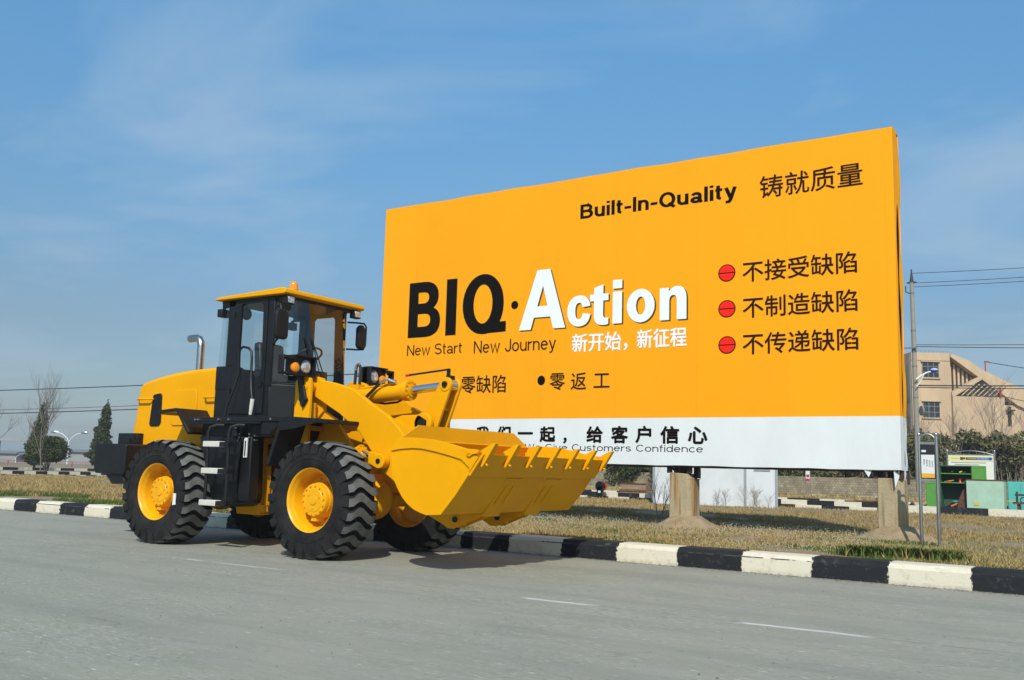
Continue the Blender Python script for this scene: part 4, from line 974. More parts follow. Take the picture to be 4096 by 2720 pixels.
b = MB(); b.add([(-10.02, 8.3, 3.1), (-10.02, mir(8.3), 3.1), (-10.035, mir(8.3), 2.29), (-10.035, 8.3, 2.29)], [(0, 1, 2, 3)]); b.build('rear_glass', GLS, cabo, smooth=False)
b = MB()
for y in (8.60, 8.72): b.tube([(-8.715, y+.18, 2.06), (-8.76, y+.02, 2.45), (-8.785, y-.05, 2.62)], .008); b.tube([(-8.74, y+.06, 2.2), (-8.79, y-.06, 2.66)], .006)
b.build('wiper', BLKM, cabo)
rp = [(-10.06, 3.150), (-10.05, 3.170), (-9.98, 3.190), (-8.80, 3.230), (-8.755, 3.215), (-8.745, 3.165), (-8.77, 3.150)]
b = MB(); b.prism(rp, 8.12, mir(8.12)); b.build('roof', YEL, cabo, bev=.018, seg=3)
b = MB(); b.box((-10.0, 8.2, 3.118), (-8.84, mir(8.2), 3.148)); b.build('headlining', BLKM, cabo)
b = MB(); b.cyl((-8.90, 8.40, 3.22), (-8.90, 8.40, 3.245), .066, m=1, n=24); b.cyl((-8.90, 8.40, 3.245), (-8.90, 8.40, 3.315), .060, .055, n=24); b.ball((-8.90, 8.40, 3.315), .055, 24, 10, sc=(1, 1, .85)); b.build('beacon', [AMB, RED], cabo)
b = MB(); b.ball((-9.02, 8.36, 3.235), .03); b.build('aerial_base', BLKM, cabo)
def work_light(x, y, z, fx):
    b = MB(); b.box((x-.09*fx, y-.065, z-.05), (x, y+.065, z+.055)); b.box((x-.06*fx-.015, y-.02, z+.05), (x-.06*fx+.015, y+.02, z+.09)); L_ = b.build('work_light', BLKM, cabo, bev=.008)
    b = MB(); b.box((x-.002*fx, y-.052, z-.036), (x+.006*fx, y+.052, z+.042)); b.build('lens', LENS, L_, bev=.006)
work_light(-8.76, 8.24, 3.08, 1); work_light(-8.76, mir(8.24), 3.08, 1); work_light(-10.06, 8.24, 2.99, -1); work_light(-10.06, mir(8.24), 2.99, -1)
def mirror(f, bar, mm):
    b = MB(); b.tube(bar, .013); br = b.build('mirror_bracket', BLKM, cabo)
    b = MB(); x, y, z, w, h = mm
    pr = [(-w/2, -h/2+.04), (-w/2+.03, -h/2), (w/2-.03, -h/2), (w/2, -h/2+.04), (w/2, h/2-.05), (w/2-.05, h/2), (-w/2+.05, h/2), (-w/2, h/2-.05)]
    b.prism([(y+f*p, z+q) for p, q in pr], x-.035, x+.03, 0); b.build('mirror', BLKM, br, bev=.02, seg=3)
mirror(1, [(-8.98, 8.19, 2.975), (-8.86, 8.10, 2.98), (-8.68, 8.0, 2.985), (-8.66, 7.99, 2.95), (-8.66, 7.99, 2.62), (-8.68, 8.0, 2.575), (-8.88, 8.12, 2.54), (-8.99, 8.19, 2.54)], (-8.645, 7.99, 2.735, .21, .37))
mirror(-1, [(-9.0, 9.52, 3.0), (-8.90, 9.62, 3.0), (-8.87, 9.72, 3.0), (-8.86, 9.75, 2.96), (-8.86, 9.75, 2.70), (-8.87, 9.72, 2.64), (-8.92, 9.62, 2.63), (-9.0, 9.52, 2.63)], (-8.88, 9.67, 2.81, .15, .33))
b = MB(); b.tube([(-9.49, 8.12, 2.15), (-9.49, 8.10, 2.44), (-9.47, 8.10, 2.485), (-9.42, 8.10, 2.505), (-9.32, 8.10, 2.485), (-9.265, 8.10, 2.44), (-9.25, 8.10, 2.35), (-9.24, 8.10, 2.1), (-9.20, 8.08, 1.95), (-9.145, 8.06, 1.82), (-9.155, 8.05, 1.60)], .016)
b.tube([(-9.49, 8.12, 2.2), (-9.53, 8.10, 2.0), (-9.60, 8.06, 1.78), (-9.62, 8.04, 1.60)], .014)
hr = b.build('handrail', BLKM, ld)
b = MB(); b.tube([(-9.140, 8.058, 1.835), (-9.147, 8.055, 1.75), (-9.155, 8.05, 1.64)], [.028, .026, .02]); b.build('tape_wrap', LIN, hr)
# seat, steering wheel inside
b = MB(); b.box((-9.75, 8.60, 2.0), (-9.27, 9.10, 2.14)); b.prism([(-9.78, 2.1), (-9.66, 2.1), (-9.72, 2.62), (-9.76, 2.66), (-9.84, 2.64)], 8.63, 9.07); b.box((-9.72, 8.55, 2.25), (-9.42, 8.61, 2.30)); b.box((-9.72, 9.09, 2.25), (-9.42, 9.15, 2.30)); b.build('seat', SEAT, cabo, bev=.035, seg=3)
b = MB(); b.tube([(-9.02+.17*math.cos(t)*.8, YC+.19*math.sin(t), 2.46+.17*math.cos(t)*.55) for t in np.linspace(0, 2*math.pi, 25)], .014); b.cyl((-8.90, YC, 2.05), (-9.01, YC, 2.45), .025); b.box((-9.0, 8.70, 2.03), (-8.82, 9.0, 2.25)); b.build('steering_wheel', BLKM, cabo)
b = MB(); b.ball((-9.66, 8.32, 2.98), .085, sc=(.5, 1, 1)); b.cyl((-9.66, 8.32, 2.98), (-9.66, 8.30, 3.12), .012); b.build('fan', BLKM, cabo)

# ---- headlights on their brackets
def headlight(f):
    b = MB(); x0, x1 = -8.50, -8.40
    def q(a, c): return min(f(a), f(c)), max(f(a), f(c))
    y0, y1 = q(8.02, 8.34); b.box((x0-.06, y0, 2.115), (x1-.02, y1, 2.345))
    y0, y1 = q(8.0, 8.34)
    b.box((x0, y0, 2.335), (x1+.05, y1, 2.352)); b.box((x0, y0, 2.108), (x1+.03, y1, 2.125))
    y0, y1 = q(8.325, 8.34); b.box((x0, y0, 2.12), (x1+.04, y1, 2.34))
    y0, y1 = q(7.83, 8.03); b.box((x0+.02, y0, 2.30), (x1+.01, y1, 2.335)); b.box((x0+.02, y0, 2.11), (x1, y1, 2.135)); y0, y1 = q(7.825, 7.855); b.box((x0+.02, y0, 2.12), (x1+.005, y1, 2.33))
    y0, y1 = q(7.85, 7.89); b.box((x0+.02, y0, 2.28), (x1-.02, y1, 2.31)); y0, y1 = q(7.96, 8.03); b.box((x0, y0, 2.13), (x1-.03, y1, 2.31))
    b.prism([(-8.60+.05, 2.13), (-8.47, 2.13), (-8.385, 1.86), (-8.36, 1.835), (-8.43, 1.735), (-8.50, 1.83), (-8.49, 1.87)], *q(8.205, 8.235))
    for x, z in ((-8.385, 1.82), (-8.475, 1.825), (-8.43, 1.765)): b.cyl((x, f(8.19), z), (x, f(8.22), z), .012, n=8)
    h = b.build('headlight', BLKM, ld, bev=.006)
    b = MB(); b.cyl((x1-.03, f(8.215), 2.225), (x1-.005, f(8.215), 2.225), .082, .080, n=28); b.ball((x1-.005, f(8.215), 2.225), .078, 20, 10, sc=(.25, 1, 1)); b.build('lamp_lens', LENS, h)
    b = MB(); b.cyl((x1-.04, f(8.045), 2.20), (x1-.005, f(8.045), 2.20), .062, n=24); b.ball((x1-.005, f(8.045), 2.20), .06, 18, 10, sc=(.35, 1, 1)); b.build('turn_signal', AMB, h)
headlight(lambda y: y); headlight(lambda y: mir(y)-.03)

# ---- engine hood
hp = [(-10.04, 2.305), (-10.26, 2.31), (-10.74, 2.295), (-11.14, 2.262), (-11.49, 2.212), (-11.82, 2.145), (-11.885, 2.10), (-11.915, 2.03), (-11.955, 1.63), (-12.00, 1.43), (-12.03, 1.22), (-10.04, 1.22)]
b = MB(); b.prism(hp, 8.40, mir(8.40)); hood = b.build('engine_hood', YEL, ld, bev=.055, seg=4)
b = MB(); b.box((-11.80, 8.44, 1.0), (-9.9, mir(8.44), 1.24)); b.build('hood_sill', YEL, hood, bev=.01)
vent = [(-11.54, 1.965), (-11.42, 1.98), (-11.385, 1.975), (-11.365, 1.94), (-11.355, 1.57), (-11.385, 1.53), (-11.45, 1.522), (-11.57, 1.522), (-11.60, 1.55), (-11.58, 1.75), (-11.56, 1.93)]
vi = [(x+(-11.46-x)*.14, z+(1.75-z)*.06) for x, z in vent]
def vents(f):
    b = MB(); b.ring(vent, vi, f(8.385), f(8.401)); v_ = b.build('grille_frame', BLK, hood, bev=.004)
    b = MB(); b.prism(vi, f(8.391), f(8.40), 1)
    for z in np.arange(1.58, 1.95, .03): b.box((-11.56, min(f(8.386), f(8.392)), z), (-11.38, max(f(8.386), f(8.392)), z+.008))
    b.build('grille', BLKM, v_, smooth=False)
    po = [(-11.12, 1.975), (-11.07, 2.012), (-10.655, 2.022), (-10.62, 1.98), (-10.60, 1.57), (-10.63, 1.53), (-11.09, 1.528), (-11.135, 1.56)]
    cx, cz = -10.87, 1.77
    pi_ = [(cx+(x-cx)*.975, cz+(z-cz)*.973) for x, z in po]
    b = MB(); b.prism(po, f(8.384), f(8.4005)); b.build('side_panel', YEL, hood, bev=.008)
    for x in (-11.88, -10.44):
        pts = [(x, f(8.40), 1.905), (x+.01, f(8.36), 1.90), (x+.05, f(8.33), 1.90), (x+.28, f(8.33), 1.90), (x+.32, f(8.36), 1.90), (x+.33, f(8.40), 1.905)]
        b = MB(); b.tube(pts, .014); b.build('grab_handle', YEL, hood)
both(vents)
b = MB()
for z in (2.16, 1.93): b.cyl((-10.16, 8.37, z), (-10.03, 8.35, z+.005), .022, n=12)
b.build('cab_mount', BLKM, ld)
b = MB(); b.tube([(-11.0, 8.70, 2.24), (-11.0, 8.70, 2.66), (-11.01, 8.70, 2.72), (-11.045, 8.70, 2.765), (-11.10, 8.70, 2.785), (-11.25, 8.70, 2.783)], .052, n=20); b.build('exhaust_pipe', mat('brushed_steel', (.50, .47, .42), .28, 1, var=.2, vscale=20), hood)
b = MB(); b.box((-11.53+.62, 8.62, 2.27), (-10.9, 8.9, 2.30)); b.build('exhaust_collar', YEL, hood)

# ---- counterweight, fenders, ladder, tank
b = MB(); b.prism([(-12.24, 1.22), (-12.21, 1.262), (-11.55, 1.262), (-11.52, 1.24), (-11.52, .87), (-11.56, .845), (-12.18, .852), (-12.22, .89)], 8.0, mir(8.0))
b.prism([(-12.05, .86), (-11.62, .86), (-11.56, .72), (-11.86, .71)], 8.05, 8.30); b.prism([(-12.05, .86), (-11.62, .86), (-11.56, .72), (-11.86, .71)], 9.4, 9.65); b.box((-11.98, 8.6, .66), (-11.6, 9.1, .86))
cw = b.build('counterweight', BLK, ld, bev=.015, seg=3)
b = MB(); b.box((-12.16, 8.3, 1.262), (-11.72, 9.4, 1.42)); b.build('battery_box', BLK, cw, bev=.01)
b = MB(); b.tube([(-11.85, 8.28, 1.27), (-11.85, 8.27, 1.33), (-11.83, 8.27, 1.345), (-11.78, 8.27, 1.345), (-11.76, 8.27, 1.33), (-11.76, 8.28, 1.27)], .010); b.build('lifting_eye', BLKM, cw)
def bent(pts, th):
    n = len(pts); lo = []
    for i, (x, z) in enumerate(pts):
        a = pts[max(i-1, 0)]; c = pts[min(i+1, n-1)]; d = Vector((c[0]-a[0], c[1]-a[1])).normalized(); lo.append((x+d.y*th, z-d.x*th))
    return list(pts)+lo[::-1]
def fenders(f):
    y0, y1 = sorted((f(7.93), f(8.45)))
    b = MB(); b.prism(bent([(-10.80, 1.69), (-10.76, 1.708), (-10.44, 1.732), (-10.40, 1.725), (-10.14, 1.42)], .045), y0, y1); b.build('rear_fender', BLK, ld, bev=.012)
    y0, y1 = sorted((f(7.86), f(8.52)))
    b = MB(); b.prism(bent([(-7.67, 1.565), (-8.33, 1.605), (-8.40, 1.595), (-8.43, 1.56), (-8.62, 1.06), (-8.62, 1.03)][::-1], .05), y0, y1); b.build('front_fender', BLK, ld, bev=.01)
    b = MB(); b.prism([(-8.43, 1.597), (-7.66, 1.565), (-7.70, 1.545), (-7.99, 1.50), (-8.22, 1.455), (-8.43, 1.44)], *sorted((f(7.862), f(7.885)))); b.build('fender_flange', BLK, ld)
    y0, y1 = sorted((f(7.90), f(8.46)))
    b = MB(); b.box((-10.14, y0, 1.545), (-8.44, y1, 1.605)); yy0, yy1 = sorted((f(8.1), f(8.46))); b.box((-10.10, yy0, 1.37), (-8.80, yy1, 1.545))
    yy0, yy1 = sorted((f(7.90), f(7.93))); b.box((-10.10, yy0, 1.52), (-8.80, yy1, 1.545)); b.prism([(-8.80, 1.545), (-8.80, 1.39), (-8.66, 1.39), (-8.46, 1.545)], *sorted((f(7.92), f(8.3)))); b.build('side_platform', BLK, ld, bev=.006)
both(fenders)
def tanks(f):
    y0, y1 = sorted((f(8.03), f(8.46)))
    b = MB(); b.prism([(-10.06, 1.375), (-9.76, .60), (-9.70, .53), (-9.56, .50), (-9.42, .505), (-9.32, .55), (-9.29, .62), (-9.33, 1.375)], y0, y1); b.build('fuel_tank', BLK, ld, bev=.02, seg=3)
    b = MB(); b.prism([(-9.33, 1.375), (-9.29, .585), (-9.10, .585), (-9.10, 1.375)], *sorted((f(8.05), f(8.20)))); bx = b.build('step_box', BLK, ld, bev=.015)
    return bx
tanks(lambda y: y); tanks(mir)
b = MB(); b.cyl((-9.36, 8.02, 1.37), (-9.36, 8.02, 1.47), .045); b.cyl((-9.36, 8.02, 1.47), (-9.36, 8.02, 1.50), .03, m=1); b.build('filler_neck', [BLK, STE], ld)
b = MB(); b.box((-9.20, 8.02, 1.115), (-9.145, 8.035, 1.355)); b.box((-9.178, 8.012, 1.13), (-9.163, 8.022, 1.32), 1); b.build('level_gauge', [WHT, BLKM], ld, smooth=False)
b = MB()
for x0, x1 in ((-9.60, -9.565), (-9.225, -9.19)):
    x = (x0+x1)/2; b.tube([(x+.12, 7.92, 1.50), (x+.05, 7.86, 1.50), (x+.01, 7.80, 1.47), (x, 7.78, 1.40), (x+.02, 7.78, 1.0), (x+.02, 7.78, .53)], .021)
for z in (1.265, .94, .555): b.box((-9.62, 7.755, z-.028), (-9.17, 7.84, z+.028))
b.prism([(-9.55, 1.30), (-9.22, 1.30), (-9.26, .80), (-9.50, .80)], 7.98, 8.0)
la = b.build('ladder', BLKM, ld)
for z, dz in ((1.265, .006), (.94, .006), (.555, .004)):
    b = MB(); v = []; 
    b.box((-9.635, 7.748, z-.034), (-9.335, 7.848, z+.036)); b.build('tape_wrap', LIN, la, bev=.008)
b = MB()
for x, z in ((-9.12, 1.40), (-9.12, 1.36), (-9.30, 1.40), (-9.30, 1.36), (-9.02, 1.38), (-9.02, 1.33)): b.cyl((x, 8.02, z), (x, 8.07, z), .012, n=8)
for x in (-9.99, -9.93, -9.55, -9.36): b.cyl((x, 7.885, 1.575), (x, 7.91, 1.575), .012, n=8)
b.cyl((-8.63, 7.905, 1.575), (-8.63, 7.895, 1.575), .014, n=8)
b.build('bolt_set', STE, ld)

# ================================================================ VEGETATION HELPERS
LEAF_DK = leafmat('dark_conifer_leaves', [(.018, .030, .011), (.040, .058, .019), (.075, .088, .028), (.06, .062, .028)])
LEAF_MD = leafmat('evergreen_leaves', [(.022, .034, .012), (.045, .062, .018), (.085, .10, .028), (.06, .065, .03)])
LEAF_HD = leafmat('hedge_leaves', [(.045, .047, .018), (.085, .092, .030), (.14, .145, .055), (.19, .15, .09), (.10, .11, .042)])
BARK = mat('grey_bark', (.25, .21, .175), .95, var=.35, vscale=12)
TWIG = mat('pale_twigs', (.36, .30, .24), .95, var=.3, vscale=5)
def leaf_cloud(name, blobs, n, size, m, parent=None, loc=None, flat=.5, shell=.55):
    """n small leaf clumps spread through ellipsoids (x,y,z,rx,ry,rz)"""
    bl = np.array(blobs, float); vol = bl[:, 3]*bl[:, 4]*bl[:, 5]; pr = vol**.75; pr /= pr.sum()
    k = rng.choice(len(bl), n, p=pr); d = rng.normal(size=(n, 3)); d /= np.linalg.norm(d, axis=1)[:, None]
    r = (shell+(1-shell)*rng.random(n)**.6)*rng.uniform(.86, 1.08, n)
    P = bl[k, :3]+d*bl[k, 3:]*r[:, None]
    a = rng.normal(size=(n, 3)); a /= np.linalg.norm(a, axis=1)[:, None]; c = np.cross(a, rng.normal(size=(n, 3))); c /= np.linalg.norm(c, axis=1)[:, None]
    s = size*rng.uniform(.5, 1.4, n)[:, None]
    V = np.stack([P-a*s-c*s*flat, P+a*s-c*s*flat*.6, P+a*s*1.1+c*s*flat, P-a*s*.7+c*s*flat], 1)
    V[:, 2] += rng.normal(size=(n, 3))*s*.25
    base = np.array(loc if loc is not None else world_of(parent))
    o = rawmesh(name, V.reshape(-1, 3), np.arange(4*n).reshape(-1, 4), m, loc=base)
    o.parent = parent; o.location = Vector(base)-Vector(world_of(parent)) if parent else Vector(base)
    return o
def branches(base, h, spread, r, levels, kids, rnd, up_=.55, trunk=.3):
    b = MB()
    def grow(p, d, L_, r_, lv):
        pts = [p]; q = p.copy(); dd = d.copy(); k = 4
        for i in range(k):
            dd = (dd+Vector((rnd.gauss(0, .10), rnd.gauss(0, .10), rnd.gauss(.03, .06)))).normalized(); q = q+dd*L_/k; pts.append(q.copy())
        b.tube(pts, [r_*(1-.6*i/k) for i in range(k+1)], n=5 if lv < 2 else 3)
        if lv >= levels: return
        for i in range(kids[lv]):
            t = rnd.uniform(.35, 1.0) if lv else rnd.uniform(trunk, 1.0)
            j = min(int(t*k), k-1); pp = pts[j].lerp(pts[j+1], t*k-j)
            a = rnd.uniform(0, 6.283); sd = Vector((math.cos(a), math.sin(a), up_*rnd.uniform(.4, 1.6))).normalized()
            nd = (dd*(1-spread)+sd*spread).normalized(); grow(pp, nd, L_*rnd.uniform(.42, .68), r_*rnd.uniform(.38, .55), lv+1)
    grow(Vector(base), Vector((rnd.uniform(-.06, .06), rnd.uniform(-.06, .06), 1)).normalized(), h, r, 0)
    return b
def bare_tree(label, base, h, seed, spread=.55, kids=(10, 6, 4), r=.06, group='leafless trees and bushes', name='bare_tree', stems=1, up_=.55, cat='tree', lv=3):
    t = thing(name, label, cat, base, group); rnd = random.Random(seed)
    b = MB()
    for i in range(stems):
        o = Vector((rnd.uniform(-.25, .25), rnd.uniform(-.25, .25), 0))*(0 if stems == 1 else 1)
        q = branches(Vector(base)+o, h*rnd.uniform(.6, .8) if stems > 1 else h*.72, spread, r, lv, kids, rnd, up_, .12 if stems > 1 else .3)
        b.add(q.v, q.f)
    b.build('branch_crown' if stems > 1 else 'trunk', TWIG if stems > 1 else BARK, t, fixn=False, smooth=False)
    return t

# ================================================================ LEFT BACKGROUND
bare_tree('tall leafless tree with fine pale twigs between the two cypresses', (-43.1, 25.5, .18), 3.9, 11, .52, (15, 7, 5), .030, up_=1.0)
bare_tree('leafless tree cut by the left edge of the photo', (-60.4, 32.3, .18), 4.3, 4, .55, (13, 7, 4), .042, up_=1.0)
bare_tree('small leafless tree showing its twigs just above the black counterweight', (-50.0, 40.5, .18), 3.9, 21, .6, (12, 6, 4), .04)
def cypress(label, c, h, w, seed):
    c = (*c, .5)
    t = thing('cypress_tree', label, 'tree', (c[0], c[1], .18), 'cypress trees behind the meadow')
    rnd = random.Random(seed); bl = []
    for i in range(34):
        q = i/33; z = c[2]+.25+q*(h-.3)
        rr = w*np.interp(q, [0, .1, .25, .45, .7, .9, 1], [.62, .95, .80, .60, .47, .30, .07])
        bl.append((c[0]+c[3]*q+rnd.gauss(0, rr*.13), c[1]+rnd.gauss(0, rr*.13), z, rr*rnd.uniform(.8, 1.15), rr*rnd.uniform(.8, 1.1), h*.055))
    leaf_cloud('crown', bl, 7000, .065, LEAF_DK, t, shell=.7)
    b = MB(); b.tube([(c[0], c[1], .15), (c[0], c[1], c[2]+.6)], [.09, .06]); b.build('trunk', BARK, t)
cypress('tall dark cypress standing just behind the round clipped bush', (-62.0, 36.2, .45), 4.2, .86, 2)
cypress('tall dark cypress standing beside the black counterweight of the loader', (-58.5, 38.6, .55), 4.35, .84, 7)
rb = thing('round_bush', 'rounded evergreen bush on short bare stems in front of a cypress', 'bush', (-48.0, 28.7, .18))
bl = [(-48.0+.62*math.cos(t)*q, 28.75+.62*math.sin(t)*q, 1.45+dz, .52, .52, .44) for t in np.linspace(0, 6.2, 8) for q, dz in ((1, -.08), (.55, .28), (.55, -.2))]
leaf_cloud('crown', bl, 9000, .05, LEAF_MD, rb, shell=.75)
b = MB(); rnd = random.Random(3)
for i in range(14):
    a = rnd.uniform(0, 6.28); q = rnd.uniform(.2, .7); b.tube([(-48.0+rnd.uniform(-.1, .1), 28.7+rnd.uniform(-.1, .1), .18), (-48+.35*q*math.cos(a), 28.7+.35*q*math.sin(a), .7), (-48+q*math.cos(a), 28.7+q*math.sin(a), 1.3)], [.03, .022, .012], n=5)
b.build('stems', BARK, rb)
PALE = mat('galvanised_lamp_paint', (.72, .73, .73), .5)
def street_lamp(label, base, h, arms, r=.07):
    t = thing('street_lamp', label, 'street lamp', base, 'street lamps')
    b = MB(); x, y, z = base; b.tube([(x, y, z), (x, y, z+h*.72)], [r*1.2, r*.8]); b.build('pole', PALE, t)
    for s in arms:
        L_ = h*.42; d = Vector((.83, .55, 0))*s
        p = [Vector((x, y, z+h*.70)), Vector((x, y, z+h*.80))+d*L_*.15, Vector((x, y, z+h*.90))+d*L_*.45, Vector((x, y, z+h*.95))+d*L_*.8]
        b = MB(); b.tube(p, r*.6); b.build('arm', PALE, t)
        e = p[-1]; b = MB(); b.tube([e-d*.1, e+d*L_*.12+Vector((0, 0, .02)), e+d*L_*.3+Vector((0, 0, .03)), e+d*L_*.42], [r*.8, r*1.7, r*1.8, r*.5], n=8); b.build('lamp_head', STE, t)
street_lamp('white double armed street lamp rising behind the round bush', (-122.6, 76.2, -.2), 5.0, (1, -1), .10)
street_lamp('small white lamp post at the far left in front of the railing', (-128.8, 72.5, -.3), 1.75, (1,), .06)
REDP = mat('red_railing_paint', (.42, .03, .035), .5); GRYR = mat('grey_railing_paint', (.20, .20, .20), .6)
fe = thing('railing_fence', 'long grey railing fence with red top rail far behind the meadow', 'fence', (-91, 54.5, .0))
A0 = Vector((-100.0, 49.0, 0)); A1 = Vector((-68, 70.2, 0)); b = MB()
b.tube([A0+Vector((0, 0, .70)), A1+Vector((0, 0, .70))], .035, n=5); b.build('top_rail', REDP, fe)
b = MB(); b.tube([A0+Vector((0, 0, .42)), A1+Vector((0, 0, .42))], .03, n=5); b.tube([A0+Vector((0, 0, .1)), A1+Vector((0, 0, .1))], .03, n=5)
for i in range(150):
    p = A0.lerp(A1, i/149); b.tube([p+Vector((0, 0, -.1)), p+Vector((0, 0, .42))], .012, n=3)
b.build('bars', GRYR, fe, fixn=False, smooth=False)
for i in range(13):
    p = A0.lerp(A1, i/12); b = MB(); b.tube([p+Vector((0, 0, -.15)), p+Vector((0, 0, .72))], .05, n=6); b.build('post', REDP, fe)
FARW = mat('pale_far_wall', (.30, .32, .32), .9, var=.15, vscale=.2); FARR = mat('dull_green_roof', (.17, .20, .20), .8)
def far_shed(label, p0, p1, h, d):
    t = thing('far_shed', label, 'building', (p0[0], p0[1], 0), 'low sheds on the horizon at the left')
    a = Vector((*p0, 0)); c = Vector((*p1, 0)); n_ = Vector((-(c-a).y, (c-a).x, 0)).normalized()*d
    if n_.y < 0: n_ = -n_
    b = MB(); q = [a, c, c+n_, a+n_]; v = [tuple(k) for k in q]+[(k.x, k.y, h) for k in q]
    b.add(v, [(0, 1, 5, 4), (1, 2, 6, 5), (2, 3, 7, 6), (3, 0, 4, 7)]); b.build('wall', FARW, t, smooth=False)
    b = MB(); e = (c-a).normalized()*.4; m_ = n_.normalized()*.5
    q = [a-e-m_, c+e-m_, c+e+n_/2, a-e+n_/2]; zz = [h, h, h+.35, h+.35]
    b.add([(k.x, k.y, z) for k, z in zip(q, zz)]+[(k.x, k.y, z+.18) for k, z in zip(q, zz)], [(0, 1, 2, 3), (4, 5, 6, 7), (0, 1, 5, 4), (1, 2, 6, 5), (3, 0, 4, 7)]); b.build('roof', FARR, t, smooth=False)
far_shed('long low grey shed behind the street lamp near the loader', (-164, 97), (-140, 112), 2.2, 8)
far_shed('pale low shed behind the railing at the far left', (-186, 83), (-168, 94.5), 1.6, 8)
gp = thing('gate_portal', 'flat concrete gate beam on posts at the left edge', 'gate', (-119, 66.2, 0))
b = MB(); d = (Vector((-117.0, 67.5, 0))-Vector((-121.5, 64.6, 0))).normalized(); nn = Vector((-d.y, d.x, 0))
def obox(b, a, c, w, z0, z1):
    a = Vector((a[0], a[1], 0)); c = Vector((c[0], c[1], 0)); n_ = (c-a).normalized(); n_ = Vector((-n_.y, n_.x, 0))*w
    q = [a-n_, c-n_, c+n_, a+n_]; v = [(k.x, k.y, z0) for k in q]+[(k.x, k.y, z1) for k in q]
    b.add(v, [(3, 2, 1, 0), (4, 5, 6, 7), (0, 1, 5, 4), (1, 2, 6, 5), (2, 3, 7, 6), (3, 0, 4, 7)])
obox(b, (-123, 63.6), (-116.6, 67.8), .4, 3.0, 3.42); b.build('beam', FARW, gp, smooth=False)
for p in ((-120.6, 65.2), (-116.9, 67.6)):
    b = MB(); obox(b, (p[0]-.3, p[1]-.2), (p[0]+.3, p[1]+.2), .35, -.2, 3.0); b.build('post', FARW, gp, smooth=False)
WIRE = mat('black_cable', (.03, .03, .033), .6)
def cable(label, a, c, sag, r, group):
    p = [Vector(a).lerp(Vector(c), i/24)-Vector((0, 0, sag*4*(i/24)*(1-i/24))) for i in range(25)]
    b = MB(); b.tube(p, r, n=5); o = b.build('power_line', WIRE, None, loc=p[0]); return tag(o, label, 'cable', group)
# utility pole seen between the cab and the board
WOOD = mat('weathered_pole_wood', (.20, .15, .12), .9, var=.3, vscale=8)
up1 = thing('utility_pole', 'distant utility pole with a crossarm seen between the cab and the board', 'utility pole', (-40.5, 45.0, .1))
b = MB(); b.tube([(-40.5, 45.0, 0), (-40.5, 45.0, 7.0)], [.16, .11]); b.build('pole', WOOD, up1)
b = MB(); b.box((-41.5, 44.95, 6.70), (-39.5, 45.07, 6.80)); b.tube([(-40.5, 45.0, 6.2), (-41.1, 45.0, 6.72)], .025); b.tube([(-40.5, 45.0, 6.2), (-39.9, 45.0, 6.72)], .025); b.build('crossarm', WOOD, up1)
b = MB()
for x in (-41.3, -40.9, -40.1, -39.7): b.cyl((x, 45.0, 6.80), (x, 45.0, 6.95), .05, .03, n=8)
b.build('insulators', GRYR, up1)
cable('highest dark cable crossing the sky left of the loader', (-130, 23.5, 6.5), (-40.5, 45, 6.9), 1.0, .035, 'cables on the left')
cable('lowest thick cable crossing the cypress trees on the left', (-130, 23.5, 4.3), (-40.5, 45, 5.3), .9, .035, 'cables on the left')
cable('thin middle cable just above the lowest one on the left', (-130, 24.5, 4.9), (-40.5, 45.3, 5.6), 1.0, .020, 'cables on the left')

# ================================================================ RIGHT BACKGROUND
# sign post with arch
CREAM = mat('sign_white', (.74, .76, .76), .5); SBLK = mat('sign_black', (.015, .015, .018), .4); SYEL = mat('sign_yellow', (.80, .42, .02), .5); TXG = mat('sign_grey_ink', (.05, .05, .05), .6)
ss = thing('sign_post', 'narrow arched stainless sign post on two legs near the right pillar', 'sign', (-2.43, 14.2, .18))
SY = 14.2
for x in (-2.545, -2.322):
    b = MB(); b.tube([(x, SY, .1), (x, SY, 1.68)], .024, n=14); b.ball((x, SY, 1.70), .03); b.build('post', STE, ss)
b = MB(); b.tube([(x, SY, z) for x, z in arc(-2.4335, 1.60, .105, 180, 0, 14)], .014); b.box((-2.53, SY-.015, 1.565), (-2.335, SY+.015, 1.595)); b.box((-2.53, SY-.015, 1.06), (-2.335, SY+.015, 1.09)); b.build('arch', STE, ss)
b = MB(); b.box((-2.525, SY-.02, 1.095), (-2.342, SY+.02, 1.56)); b.build('panel_case', SBLK, ss, bev=.004)
b = MB(); b.box((-2.518, SY-.024, 1.165), (-2.349, SY-.019, 1.42)); b.build('panel_face', CREAM, ss, smooth=False)
b = MB(); b.box((-2.518, SY-.0245, 1.105), (-2.349, SY-.019, 1.165)); b.build('yellow_band', SYEL, ss, smooth=False)
b = MB(); b.box((-2.512, SY-.024, 1.455), (-2.455, SY-.0195, 1.485)); b.build('logo_plate', CREAM, ss, smooth=False)
def sideways(cx, cz):   # lettering turned to read downwards
    def f(v):
        o = v.copy(); o[:, 0] = cx+(v[:, 2]-cz); o[:, 2] = cz-(v[:, 0]-cx); return o
    return f
for i, s_ in enumerate(('TOGO', 'SSSU', 'BEFS', 'BE.')):
    cx = -2.375-.030*i; put_text(s_, cx-.045, cx+.045, 1.296-.009, 1.296+.009, TXG, y=SY-.0265, parent=ss, place=sideways(cx, 1.296+.005*i), off=.0)
